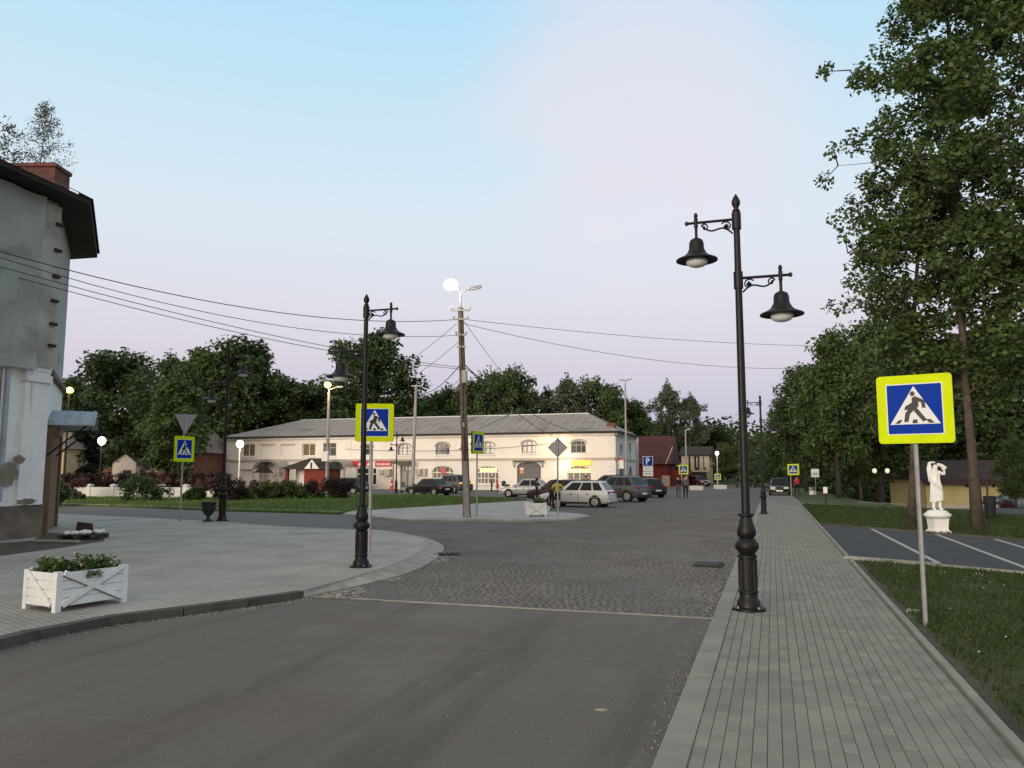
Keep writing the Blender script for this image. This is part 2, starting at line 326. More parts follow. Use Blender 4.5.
def bevel(o, w_=.02, seg=2):
    b = o.modifiers.new('bevel', 'BEVEL'); b.width = w_; b.segments = seg; b.limit_method = 'ANGLE'; b.angle_limit = radians(35); return o
def smooth_poly(pts, n=4):
    """Catmull-Rom through open 2-D points"""
    P = [Vector((p[0], p[1])) for p in pts]; out_ = []
    for i in range(len(P) - 1):
        p0, p1, p2, p3 = P[max(i - 1, 0)], P[i], P[i + 1], P[min(i + 2, len(P) - 1)]
        for k in range(n):
            t = k / n; out_.append(.5 * ((2 * p1) + (-p0 + p2) * t + (2 * p0 - 5 * p1 + 4 * p2 - p3) * t * t + (-p0 + 3 * p1 - 3 * p2 + p3) * t ** 3))
    out_.append(P[-1]); return out_

# ================================================================== GROUND
def gz(x, y):                                      # the park on the right falls away gently
    t = max(0, min(1, (x - 5) / 6)) * max(0, y - 36) * .028
    return -min(t, 2.4)
m = MB(); xs = [-900, -300, -120, -60, -30] + [x for x in range(-20, 61, 4)] + [80, 120, 300, 900]; ys = [-400, -100, -20] + [y for y in range(0, 141, 5)] + [200, 400, 1800]
for y in ys:
    for x in xs: m.v.append((x, y, gz(x, y) - .03))
for j in range(len(ys) - 1):
    for i in range(len(xs) - 1): q = j * len(xs) + i; m.f.append((q, q + 1, q + 1 + len(xs), q + len(xs))); m.m.append(0)
tag(m.build('ground', 'park_ground'), kind='structure')
def sheet(name, pts, z, mt, kind='structure', parent=None):
    mm = MB(); mm.face([(p[0], p[1], z) for p in pts]); o = mm.build(name, mt, parent)
    bm = bmesh.new(); bm.from_mesh(o.data); bmesh.ops.triangulate(bm, faces=bm.faces[:])
    for f in bm.faces:
        if f.normal.z < 0: f.normal_flip()
    bm.to_mesh(o.data); bm.free()
    if kind and not parent: tag(o, kind=kind)
    return o
def slab(name, pts, z0, z1, mt, parent=None):
    a = sum(pts[i][0] * pts[(i + 1) % len(pts)][1] - pts[(i + 1) % len(pts)][0] * pts[i][1] for i in range(len(pts)))
    if a < 0: pts = pts[::-1]
    o = MB().prism([(p[0], p[1]) for p in pts], z0, z1).build(name, mt, parent)
    bm = bmesh.new(); bm.from_mesh(o.data); bmesh.ops.triangulate(bm, faces=[f for f in bm.faces if len(f.verts) > 4]); bm.to_mesh(o.data); bm.free()
    if not parent: tag(o, kind='structure')
    return o
# the square: cobbled carriageway, plain asphalt in front of it
SWL, SWR, SWZ = -.82, 1.63, .06                    # right pavement: left edge, right edge, level
sheet('cobbled_road', [(-75, 11.3), (SWL, 11.3), (SWL, 130), (-16, 130), (-16, 84), (-75, 84)], 0, 'cobble_far')
ka = smooth_poly([gp(u, v) for u, v in [(-260, 712), (-120, 678), (0, 645), (90, 626), (200, 610), (275, 598)]])       # foot of the left kerb
sheet('asphalt_road', [(-3.5, -12), (SWL, -12), (SWL, 11.42), (ka[-1].x + .02, 11.2)] + [(p.x, p.y) for p in ka[::-1]][1:], .006, 'asphalt')
sheet('side_road', [gp(u, v)[:2] for u, v in [(-120, 519), (60, 515.5), (180, 522), (225, 524), (262, 528), (300, 531), (352, 531), (352, 514), (300, 512), (225, 510), (120, 506.5), (-120, 501)]], .005, 'asphalt_grey')
sheet('parking_lot', [gp(u, v)[:2] for u, v in [(330, 495.5), (423, 496), (480, 498), (528, 501.5), (560, 505), (600, 505)]] + [(-9, 60), (-9, 84), (-72, 84), (-72, 70)], .004, 'asphalt_grey')
# left pavement corner
lz = .12
edge = smooth_poly([gp(u, v, lz) for u, v in [(-260, 700), (-120, 668), (0, 637), (90, 618.5), (200, 604.5), (275, 594.5), (300, 590.5), (342, 580), (383, 568), (408, 558.5), (425, 547.5), (424, 540), (403, 533), (368, 529.3), (314, 528), (261, 525), (225, 522), (176, 519.5), (50, 513.5), (-120, 507)]], 5)
lp = slab('left_pavement', [(p.x, p.y) for p in edge] + [(-45, 40), (-45, -10)], -.02, lz, 'paving_left')
# kerb stones along it: dark concrete, low where the crossing meets the cobbles
acc = 0; seg = []; cum = [0]
for i in range(1, len(edge)): cum.append(cum[-1] + (edge[i] - edge[i - 1]).length)
def along(s_):
    for i in range(1, len(edge)):
        if cum[i] >= s_: t = (s_ - cum[i - 1]) / max(1e-6, cum[i] - cum[i - 1]); return edge[i - 1].lerp(edge[i], t)
    return edge[-1]
s_ = 0; nramp = 0
while s_ < cum[-1] - 1.2 and s_ < 62:
    a, b = along(s_ + .008), along(s_ + .992); d = (b - a).normalized(); nrm = Vector((d.y, -d.x))
    mid = (a + b) / 2
    dark = mid.y < 10.9 or mid.y > 21
    o_ = .11 if mid.y < 10.9 else .05
    kz = lz + random.uniform(-.004, .006) + .004 if mid.y < 12.5 else lz + .004
    if mid.y >= 10.9 and mid.x > -14:                # lowered kerb: a flat ramp down to the cobbles
        def nr_(q): dd = (along(q + .12) - along(max(0, q - .12))).normalized(); return Vector((dd.y, -dd.x))
        wd_ = [.06 + .40 * min(1, max(0, (q - RAMP0) / 3)) for q in (s_, s_ + 1)] if nramp else [.06, .19]
        if not nramp: RAMP0 = s_
        nramp += 1; na_, nb_ = nr_(s_), nr_(s_ + 1); a0_, b0_ = along(s_ + .004), along(s_ + .996)
        q_ = [(a0_ - na_ * .06), (b0_ - nb_ * .06), (b0_ + nb_ * wd_[1]), (a0_ + na_ * wd_[0])]; zz_ = [kz, kz, .022, .022]; mm = MB()
        mm.face([(p.x, p.y, z) for p, z in zip(q_, zz_)][::-1]); mm.face([(q_[3].x, q_[3].y, .022), (q_[3].x, q_[3].y, -.02), (q_[2].x, q_[2].y, -.02), (q_[2].x, q_[2].y, .022)]); mm.build('kerb_stone', 'kerb', lp); s_ += 1.0; continue
    MB().prism([(a + nrm * o_)[:2], (b + nrm * o_)[:2], (b - nrm * .06)[:2], (a - nrm * .06)[:2]], -.015, kz).build('kerb_stone', 'kerb_dark' if mid.y < 10.9 else 'kerb', lp)
    s_ += 1.0
# sand and broken joints washed over the cobbles beside the kerb
random.seed(3)
SAND = [(345, 590, 34, 3.5), (375, 578, 34, 3.5), (432, 558, 26, 2.6), (322, 595, 44, 2.4), (420, 561, 30, 2.5), (440, 531, 34, 1.2)]
# drain in the cobbles
g = gp(442, 555); t = thing('storm_drain', 'rusty iron drain grate set in the cobbles beside the rounded kerb', 'drain grate', (g.x, g.y, .02), .5)
MB().box(-.42, .42, -.3, .3, -.02, .012).build('frame', 'dark_wood', t)
for i in range(6): MB().box(-.36 + i * .125, -.30 + i * .125, -.24, .24, .013, .035).build('grate_bar', 'black_iron', t)
g = gp(718, 566); t = thing('storm_drain', 'dark drain grate in the cobbles close to the right pavement', 'drain grate', (g.x - .2, g.y, .02), 0)
MB().box(-.3, .3, -.42, .42, -.02, .012).build('frame', 'dark_wood', t)
for i in range(6): MB().box(-.24, .24, -.36 + i * .125, -.30 + i * .125, .013, .035).build('grate_bar', 'black_iron', t)
# nearer cobbles as real stones
def boxes_mesh(name, rects, mt, taper=.012):
    """many low stones in one mesh: (x, y, half x, half y, z0, z1, angle)"""
    n = len(rects); A = np.array(rects); V = np.zeros((n, 8, 3))
    for i, (sx, sy) in enumerate(((-1, -1), (1, -1), (1, 1), (-1, 1))):
        for lev in (0, 1):
            hx = (A[:, 2] - taper * lev) * sx; hy = (A[:, 3] - taper * lev) * sy; ca, sa = np.cos(A[:, 6]), np.sin(A[:, 6])
            V[:, i + 4 * lev, 0] = A[:, 0] + hx * ca - hy * sa; V[:, i + 4 * lev, 1] = A[:, 1] + hx * sa + hy * ca; V[:, i + 4 * lev, 2] = A[:, 4 + lev]
    q = np.array([(4, 5, 6, 7), (0, 1, 5, 4), (1, 2, 6, 5), (2, 3, 7, 6), (3, 0, 4, 7)])
    Fc = (q[None] + (np.arange(n) * 8)[:, None, None]).reshape(-1, 4)
    me = quads(name, V.reshape(-1, 3), Fc, mt)
    if taper < .005: me.shade_flat()
    return me
def quads(name, V, Fc, mt):
    me = bpy.data.meshes.new(name); me.vertices.add(len(V)); me.vertices.foreach_set('co', V.astype(np.float32).ravel())
    k = Fc.shape[1]; me.loops.add(Fc.size); me.loops.foreach_set('vertex_index', Fc.astype(np.int32).ravel())
    me.polygons.add(len(Fc)); me.polygons.foreach_set('loop_start', np.arange(len(Fc), dtype=np.int32) * k)
    me.materials.append(M[mt]); me.update(calc_edges=True); me.validate(); return me
edX = [(p.y, p.x) for p in edge if 10.8 < p.y < 19.6 and p.x > -9]
def left_lim(y):
    c_ = [x for yy, x in edX if abs(yy - y) < 1.0]; return max(c_) if c_ else -9.4
rng = random.Random(5); rects = []; pale = []; y = 11.5; row = 0
sand_e = []
for u, v, ru, rv in SAND: c0, c1, c2 = gp(u, v), gp(u + ru, v), gp(u, v - rv); sand_e.append((c0.x, c0.y, max(.3, (c1 - c0).length), max(.25, (c2 - c0).length)))
while y < 42:
    x = -10.5 + (row % 2) * .09
    while x < SWL - .08:
        wv = .108 + rng.uniform(-.03, .03); yy = y + .10 * sin(x * .9 + y * .35) + .03 * sin(x * 3.1 + y) + rng.uniform(-.018, .018)
        if x > left_lim(yy) + .14:
            q_ = (x, yy, wv / 2, .044 + rng.uniform(-.008, .008), -.03, .010 + rng.uniform(-.004, .004) + .005 * sin(x * 1.3 + y), rng.uniform(-.22, .22))
            e_ = min(((x - a) / c_) ** 2 + ((yy - b) / d_) ** 2 for a, b, c_, d_ in sand_e)
            (pale if e_ < 1 and rng.random() < .85 - .6 * e_ else rects).append(q_)
        x += wv + .016
    y += .106 + rng.uniform(-.005, .005); row += 1
sp_ = link(boxes_mesh('pale_cobbles', pale, 'sand'), 'pale_cobbles'); sp_.parent = bpy.data.objects['cobbled_road']; tag(sp_, kind='stuff')
cb = link(boxes_mesh('cobblestones', rects, 'cobble'), 'cobblestones'); cb.parent = bpy.data.objects['cobbled_road']; tag(cb, kind='stuff')
# seam of the asphalt: a thin concrete strip
MB().box(-7.5, SWL, 11.38, 11.44, -.02, .013).build('seam_strip', 'kerb', bpy.data.objects['asphalt_road'])
# right pavement: slab, kerb band, edging, pavers
rp = slab('right_pavement', [(SWL + .01, -8), (SWR - .01, -8), (SWR - .01, 80), (SWL + .01, 80)], -.02, SWZ - .009, 'paver_bed')
tag(rp, kind='structure')
kbm = [MB().box(0, .215, .004, .996, -.02, SWZ + .008).mesh('kerb_stone', 'kerb_right')]
edm = MB().box(0, .075, .004, .996, -.02, SWZ + .022).mesh('edging_stone', 'kerb_right')
for y in range(3, 60):
    link(kbm[0], 'kerb_stone', rp, (SWL, y, random.uniform(-.003, .003)))
    link(edm, 'edging_stone', rp, (SWR - .07, y, random.uniform(-.004, .004)))
px0, pw, pl = SWL + .219, .101, .2
pm = [MB().prism([(.003, .003), (pw - .003, .003), (pw - .003, pl - .003), (.003, pl - .003)], -.02, 0).mesh('paver', 'paver')]
rest = []
for c_ in range(21):
    for r_ in range(-2, 220):
        x = px0 + c_ * pw; y = 4.4 + r_ * pl + (c_ % 2) * pl / 2; z = SWZ + rng.uniform(-.003, .002)
        if 5.25 <= y < 8.05: link(pm[0], 'paver', rp, (x, y, z))
        else: rest.append((x + pw / 2, y + pl / 2, pw / 2 - .003, pl / 2 - .003, SWZ - .02, z, 0))
tag(link(boxes_mesh('paver_field', rest, 'paver', .001), 'paver_field', rp), kind='stuff')
sheet('pavement_far', [(SWL + .22, 48.2), (SWR - .08, 48.2), (SWR - .08, 80), (SWL + .22, 80)], SWZ - .002, 'paving_right_far', parent=rp)
rg_ = random.Random(61); gr_ = []
for i in range(420):
    y = 4.5 + rg_.random() ** 1.5 * 26; gr_.append((SWL - abs(rg_.gauss(0, .10)) - .01, y, rg_.uniform(.002, .006), rg_.uniform(.002, .006), 0, (.012 if y < 11.4 else .024) + rg_.uniform(0, .006), rg_.uniform(0, 3)))
for i in range(900):
    q = along(rg_.uniform(3, 13.5)); q2 = along(rg_.uniform(3, 13.5)); d_ = abs(rg_.gauss(0, .14)) + .12
    gr_.append((q.x + d_ * .75, q.y - d_ * .65, rg_.uniform(.003, .009), rg_.uniform(.003, .009), 0, .012 + rg_.uniform(0, .006), rg_.uniform(0, 3)))
for i in range(160): gr_.append((rg_.uniform(-7, SWL), rg_.uniform(4, 11.3), rg_.uniform(.002, .006), rg_.uniform(.002, .006), 0, .011, rg_.uniform(0, 3)))
tag(link(boxes_mesh('road_grit', gr_, 'sand', .001), 'road_grit', bpy.data.objects['asphalt_road']), kind='stuff')
# right verge, parking bays
pk = [gp(u, v)[:2] for u, v in [(846, 560.5), (1024, 576), (1180, 590), (1250, 560), (1024, 541.5), (931, 534), (819, 525)]]
sheet('verge', [(SWR, -8), (30, -8), (30, 20), pk[2], pk[1], pk[0], (SWR, pk[0][1])], .045, 'verge')
sheet('parking_bay', pk, .012, 'asphalt_blue')
for a, b in [((869, 528), (939, 564)), ((936, 534.6), (1027, 569)), ((995, 539.6), (1060, 559))]:
    p, q = gp(*a), gp(*b); tag(MB().bar((p.x, p.y, .016), (q.x, q.y, .016), .11, .004).build('bay_line', 'line_paint', bpy.data.objects['parking_bay']))
pb = bpy.data.objects['parking_bay']
def kerb_run(parent, a, b, mt='kerb', h=.10, wd=.13, z0=-.02):
    a, b = Vector(a).to_2d(), Vector(b).to_2d(); L = (b - a).length; n = max(1, round(L)); d = (b - a) / n; ux = d.normalized()
    for i in range(n):
        p = a + d * i + ux * .006; q = a + d * (i + 1) - ux * .006
        MB().bar((p.x, p.y, (z0 + h) / 2), (q.x, q.y, (z0 + h) / 2), wd, h - z0).build('kerb_stone', mt, parent)
kerb_run(pb, pk[0], gp(940, 568.5), h=.10, wd=.3); kerb_run(pb, gp(940, 568.5), pk[2], h=.085, wd=.14); kerb_run(pb, pk[6], pk[4], mt='kerb_dark', h=.07)
# path lines in the grass beyond the bays
for a, b in [((800, 503.5), (900, 508)), ((858, 502.5), (1000, 509))]:
    p, q = gp(*a), gp(*b); sheet('path', [(p.x, p.y), (q.x, q.y), (q.x, q.y + .9), (p.x, p.y + .9)], .012, 'kerb')
sheet('courtyard', [gp(u, v)[:2] for u, v in [(960, 515), (1100, 522), (1150, 512), (985, 508)]], .014, 'asphalt_blue')
# lawn of the square and the light paved island
isl = [gp(u, v, .09)[:2] for u, v in [(343, 513.6), (409, 519.6), (470, 519), (530, 519.5), (575, 518), (591, 515.8), (581, 513.6), (548, 511.5), (552, 506), (530, 500.2), (459, 504.6), (352, 511)]]
slab('paved_island', isl, -.02, .09, 'paving_island')
lw = [gp(u, v, .1)[:2] for u, v in [(-120, 500.2), (120, 505.5), (225, 509.5), (300, 511.4), (341, 512.6), (352, 510.6), (459, 504.2), (527, 499.6), (480, 497), (423, 495), (330, 494.5), (-60, 492.5)]]
lawn = slab('lawn', lw, -.02, .1, 'lawn')
for a, b in [((-60, 503), (120, 507)), ((120, 507), (225, 510.5)), ((225, 510.5), (300, 512.6)), ((300, 512.6), (341, 514))]:
    kerb_run(lawn, gp(*a), gp(*b), h=.13, wd=.16)
# dirt strip by the old house
sheet('dirt_strip', [gp(u, v, lz)[:2] for u, v in [(-150, 575), (0, 556), (60, 548), (105, 541), (100, 535), (48, 533), (30, 541), (-150, 555)]], lz + .004, 'dirt')
# grass blades
def blades(name, pts, n, h, mt, seed, z, wd=.012):
    r = np.random.default_rng(seed); P = np.array([(p[0], p[1]) for p in pts]); lo, hi = P.min(0), P.max(0); X = r.uniform(lo, hi, (n * 3, 2)); ins = np.zeros(len(X), bool)
    for i in range(len(P)):
        a, b = P[i], P[(i + 1) % len(P)]
        cnd = ((a[1] > X[:, 1]) != (b[1] > X[:, 1])); den = np.where(abs(b[1] - a[1]) < 1e-9, 1e-9, b[1] - a[1])
        ins ^= cnd & (X[:, 0] < (b[0] - a[0]) * (X[:, 1] - a[1]) / den + a[0])
    X = X[ins][:n]; pat = np.sin(X[:, 0] * 2.1 + np.sin(X[:, 1] * 1.7)) * np.sin(X[:, 1] * 1.3 + X[:, 0]) ; X = X[r.random(len(X)) < .68 + .32 * pat]
    n = len(X); t = r.uniform(0, 2 * pi, n); hh = h * r.uniform(.4, 1.25, n); w2 = wd * r.uniform(.6, 1.3, n); ln = r.normal(0, .45, (n, 2)) * hh[:, None]
    V = np.zeros((n, 3, 3)); V[:, 0, 0] = X[:, 0] - np.cos(t) * w2; V[:, 0, 1] = X[:, 1] - np.sin(t) * w2; V[:, 1, 0] = X[:, 0] + np.cos(t) * w2; V[:, 1, 1] = X[:, 1] + np.sin(t) * w2
    V[:, 2, :2] = X + ln; V[:, 2, 2] = hh; V[:, :, 2] += z
    return quads(name, V.reshape(-1, 3), np.arange(n * 3).reshape(n, 3), mt)
m = MB(); rr_ = random.Random(21); pts_ = [(SWR + .01, y * .3) for y in range(10, 63)]; oth = [(SWR + .14 + rr_.uniform(0, .16) + .08 * sin(y * .5), y * .3) for y in range(10, 63)]
for i in range(len(pts_) - 1): m.face([(*pts_[i], .05), (*oth[i], .048), (*oth[i + 1], .048), (*pts_[i + 1], .05)])
tag(m.build('bare_soil', 'dirt'), kind='structure')
vg = [(SWR + .12, 5.2), (SWR + .12, pk[0][1] - .25), (pk[1][0], pk[1][1] - .25), (9.5, 14), (6, 7.5), (4, 5)]
tag(link(blades('verge_grass', vg, 46000, .075, 'grass_blade', 1, .045), 'verge_grass'), 'dark trodden grass on the verge beside the right pavement', 'grass', kind='stuff')
tag(link(blades('lawn_grass', lw, 60000, .13, 'lawn_blade', 2, .1, .03), 'lawn_grass'), 'bright green lawn grass in the middle of the square', 'grass', kind='stuff')
fg = [pk[6], pk[5], pk[4], gp(1100, 520)[:2], gp(900, 508)[:2], gp(800, 504)[:2]]
tag(link(blades('park_grass', fg, 34000, .11, 'grass_blade', 4, .0, .022), 'park_grass'), 'dim grass of the park strip beyond the parking bays', 'grass', kind='stuff')
r = random.Random(8); m = MB()
for i in range(80):
    x, y = r.uniform(SWR + .3, 6.5), r.uniform(5.4, 17.5)
    if x < SWR + .2 + (y - 4) * .45: m.lathe([(.004, 0), (.012, .008), (.006, .016)], (x, y, .07 + r.uniform(0, .04)), 5)
tag(m.build('clover_heads', 'clover'), 'tiny white clover heads dotted through the verge grass', 'clover', kind='stuff')
r = random.Random(31); m = MB()
for i in range(70):
    y = r.uniform(5.3, 17); x = r.choice([SWR + abs(r.gauss(.12, .35)), SWR + abs(r.gauss(.12, .35)), SWL - abs(r.gauss(.03, .12)), r.uniform(SWL + .3, SWR)]) if r.random() < .8 else r.uniform(-7, SWL)
    z = SWZ + .006 if SWL < x < SWR else (.075 if x > SWR else .012); a = r.uniform(0, 6.3); k_ = r.uniform(.018, .034)
    m.face([(x + k_ * cos(a), y + k_ * sin(a), z + .004), (x - k_ * .5 * sin(a), y + k_ * .5 * cos(a), z), (x - k_ * cos(a), y - k_ * sin(a), z + .008), (x + k_ * .5 * sin(a), y - k_ * .5 * cos(a), z + .002)])
tag(m.build('fallen_leaves', 'dry_leaf'), 'few dry fallen leaves along the right pavement edges', 'leaves', kind='stuff')
g = gp(913, 612, .05); tag(MB().prism([(-.09, -.04), (.02, -.06), (.1, -.01), (.06, .05), (-.05, .06)], 0, .035).build('litter', 'sand', None, loc=(g.x, g.y, .05)), 'crumpled pale litter lying at the edge of the verge', 'litter')
g = gp(601, 711); tag(MB().prism([(-.05, -.02), (.03, -.03), (.06, .01), (0, .03)], 0, .01).build('litter', 'sand', None, loc=(g.x, g.y, .007)), 'small pale scrap lying on the bare asphalt', 'litter')

# ================================================================== OLD HOUSE ON THE LEFT
cn = gp(37, 541)                                    # the corner of street wall and chamfer
dm = Vector((sin(radians(-5.5)), cos(radians(-5.5)), 0)); dch = Vector((sin(radians(-44)), cos(radians(-44)), 0))
oh = thing('old_house', 'shabby corner house under green netting with peeling white plaster below', 'house', (0, 0, 0))
A = cn - dm * 30; B = Vector((cn.x, cn.y, 0)); E2 = B + dch * 6.0; bk = Vector((-dm.y, dm.x, 0))   # bk points away from the street
Fp = E2 + bk * 14; G2 = A + bk * 20
foot = [(p.x, p.y) for p in (A, B, E2, Fp, G2)]
def inset(pts, d):
    """move a closed outline outwards by d"""
    n = len(pts); P = [Vector(p) for p in pts]; ar = sum(P[i].x * P[(i + 1) % n].y - P[(i + 1) % n].x * P[i].y for i in range(n)); sg = 1 if ar > 0 else -1; res = []
    for i in range(n):
        e1 = (P[i] - P[i - 1]).normalized(); e2 = (P[(i + 1) % n] - P[i]).normalized(); n1 = Vector((e1.y, -e1.x)) * sg; n2 = Vector((e2.y, -e2.x)) * sg
        res.append(P[i] + (n1 + n2) / max(.25, 1 + n1.dot(n2)) * d)
    return [(p.x, p.y) for p in res]
def solid(name, pts, z0, z1, mt, parent):
    a = sum(pts[i][0] * pts[(i + 1) % len(pts)][1] - pts[(i + 1) % len(pts)][0] * pts[i][1] for i in range(len(pts)))
    return MB().prism(pts if a > 0 else pts[::-1], z0, z1).build(name, mt, parent)
ZS, ZE = 4.95, 10.2
solid('plinth', inset(foot, .06), -.05, 1.05, 'plinth', oh)
solid('lower_wall', foot, 1.05, ZS, 'old_plaster', oh)
solid('ledge', inset(foot, .10), ZS - .02, ZS + .12, 'old_plaster', oh)
up = solid('upper_wall', inset(foot, -.02), ZS + .12, ZE, 'netting', oh)
# netting folds: a loosely hanging sheet with ripples in front of the upper wall
def wallpt(s_, z, o_=0.0):                         # s metres back from the corner along the street wall, o outwards
    return B - dm * s_ - bk * o_ + Vector((0, 0, z))
m = MB(); ns, nz_ = 90, 26
for j in range(nz_ + 1):
    for i in range(ns + 1):
        s_ = .75 + i * .16; z = ZS - .02 + (ZE - ZS - .1) * j / nz_
        o_ = .22 + .07 * sin(s_ * 2.2 + z * 1.3) + .05 * sin(s_ * 4.1 - z * 1.9) + .025 * sin(z * 4 + s_ * 3) + .06 * (1 - j / nz_) * sin(s_ * 1.1 + 1)
        m.v.append(tuple(wallpt(s_, z, o_)))
for j in range(nz_):
    for i in range(ns): q = j * (ns + 1) + i; m.f.append((q, q + 1, q + ns + 2, q + ns + 1)); m.m.append(0)
m.build('netting', 'netting', oh, True)
# exposed pilaster strip at the corner with its iron brackets
def wbox(s0, s1, z0, z1, o0, o1, mb): # box on the street wall
    pts = []
    mb.prism([tuple((B - dm * a_ - bk * b_).to_2d()) for a_, b_ in ((s0, o0), (s0, o1), (s1, o1), (s1, o0))], z0, z1); return mb
wbox(.03, .70, ZS + .121, ZE - .2, -.05, .15, MB()).build('pilaster', 'pilaster', oh)
for z in (5.7, 6.35, 7.05, 7.8, 8.6, 9.4): wbox(.0, .24, z, z + .08, .151, .24, MB()).build('bracket', 'dark_wood', oh)
wbox(.0, .9, 1.06, ZS - .03, -.02, .10, MB()).build('lower_pilaster', 'old_plaster', oh)
wbox(-.03, .96, ZS - .34, ZS - .12, .0, .16, MB()).build('capital', 'old_plaster', oh)
wbox(2.0, 3.1, 1.06, ZS - .03, -.02, .09, MB()).build('lower_pilaster', 'old_plaster', oh)
wbox(1.62, 1.67, 1.0, ZS - .06, -.02, .03, MB()).build('wall_crack', 'bare_plaster', oh)
wbox(1.40, 1.52, 1.2, ZS - .06, -.02, .09, MB()).build('downpipe', 'awning_metal', oh)
wbox(5.2, 7.2, ZS - .35, ZS - .2, .0, .14, MB()).build('window_lintel', 'dark_wood', oh)
wf = wbox(5.3, 7.1, 1.6, 4.5, -.02, .03, MB()).build('window', 'glass_dark', oh)
for a_, b_ in ((5.2, 5.32), (6.14, 6.26), (7.08, 7.2)): wbox(a_, b_, 1.5, 4.6, .02, .06, MB()).build('window_frame', 'frame_grey', wf)
wf = wbox(3.95, 5.2, 6.2, 8.3, .16, .26, MB()).build('upper_window', 'dark_wood', oh)
# bare patch where the plaster fell off
r = random.Random(4)
for (s0, z0, rs, rz_) in [(1.35, 1.95, .52, .33), (.92, 2.36, .2, .13), (.6, 1.16, .4, .1), (2.6, 1.14, .5, .1)]:
    pts = []
    for i in range(22): t_ = 2 * pi * i / 22; k_ = r.uniform(.7, 1.1); pts.append((s0 + rs * cos(t_) * k_, z0 + rz_ * sin(t_) * k_))
    MB().prism(pts, .098, .106, lambda a_, b_, c_: wallpt(a_, b_, c_)).build('bare_patch', 'bare_plaster', oh)
for u, v in [(44, 390), (38, 425), (30, 410)]:
    pass
# chamfer: corner door under a sheet metal awning
nch = Vector((dch.y, -dch.x, 0))                    # outward from the chamfer
def cpt(s_, o_, z): return B + dch * s_ + nch * o_ + Vector((0, 0, z))
def cbox(s0, s1, o0, o1, z0, z1): return MB().prism([tuple(cpt(a_, b_, 0).to_2d()) for a_, b_ in ((s0, o0), (s1, o0), (s1, o1), (s0, o1))][::-1], z0, z1)
dr = cbox(1.1, 4.6, -.02, .10, .05, 3.2).build('corner_door', 'wood_door', oh)
cbox(.7, 1.12, -.02, .18, .05, 3.55).build('door_frame', 'wood_door', dr); cbox(4.58, 5.0, -.02, .18, .05, 3.55).build('door_frame', 'wood_door', dr)
cbox(1.12, 4.58, -.02, .16, 3.2, 3.55).build('door_frame', 'wood_door', dr)
aw = MB(); zA, zR = 3.42, 3.92                       # little gabled roof over the corner door
for sA, sR in ((.5, 2.2), (3.9, 2.2)): aw.prism([(sA, zA), (sR, zR), (sR, zR + .05), (sA, zA + .05)] if sA < sR else [(sA, zA), (sA, zA + .05), (sR, zR + .051), (sR, zR + .001)], .02, 1.3, lambda a_, b_, c_: cpt(a_, c_, b_))
aw = aw.build('awning', 'awning_metal', oh)
for q_ in (.7, 3.7): MB().tube([cpt(q_, .05, 2.5), cpt(q_, 1.1, zA + .04)], .03, 6).build('awning_strut', 'black_iron', aw)
for q_ in (.1, .5, .85, 1.22): MB().prism([(.5, zA + .052), (2.2, zR + .052), (2.2, zR + .085), (.5, zA + .085)], q_, q_ + .03, lambda a_, b_, c_: cpt(a_, c_, b_)).build('awning_seam', 'awning_metal', aw)
cbox(.02, 5.98, .0, .14, ZS - .05, ZS + .1).build('chamfer_cornice', 'plinth', oh)
# roof
ro = inset(foot, .85); ri = inset(foot, -6); m = MB(); n = len(ro)
zo, zr = ZE + .12, ZE + 3.0
a_ = [(*p, zo) for p in ro]; b_ = [(*p, zr) for p in ri]; a2 = [(p[0], p[1], zo - .16) for p in ro]
for i in range(n): j = (i + 1) % n; m.face([a_[i], a_[j], b_[j], b_[i]]); m.face([a2[i], a2[j], a_[j], a_[i]])
m.face(b_); m.face(a2[::-1]); rf = m.build('roof', 'dark_wood', oh)
m = MB(); a3 = [(*p, zo + .02) for p in inset(foot, .93)]; b3 = [(*p, zo + .25) for p in inset(foot, .5)]
for i in range(n): j = (i + 1) % n; m.face([a3[i], a3[j], b3[j], b3[i]])
m.build('roof_edge', 'dark_wood', rf)
pc = at(39, 175, 26.5); cz = pc.z; ch = MB(); ch.bar(Vector((pc.x, pc.y, ZE + .2)) - dm * .9, Vector((pc.x, pc.y, ZE + .2)) + dm * .9, 1.2, .1)
cq = MB()
def chim(mb, hx, hy, z0, z1):
    mb.prism([tuple((Vector((pc.x, pc.y, 0)) + CAMR * a + CAMF * b).to_2d()) for a, b in ((-hx, -hy), (hx, -hy), (hx, hy), (-hx, hy))], z0, z1); return mb
chim(MB(), .82, .45, ZE + .1, cz + .12).build('chimney', 'red_brick', rf); chim(MB(), .87, .5, cz + .12, cz + .24).build('chimney_cap', 'red_brick', rf)
m = MB(); p0 = wallpt(14, ZE + 1.9, -1.0); p1 = wallpt(3.2, ZE + 1.9, -1.0)
m.tube([p0, p1], .025, 6); m.tube([p0 - Vector((0, 0, .35)), p1 - Vector((0, 0, .35))], .025, 6)
for i in range(8): q_ = p0.lerp(p1, i / 7); m.tube([q_ - Vector((0, 0, 1.1)), q_ + Vector((0, 0, .12))], .025, 6)
m.build('roof_rail', 'black_iron', rf)
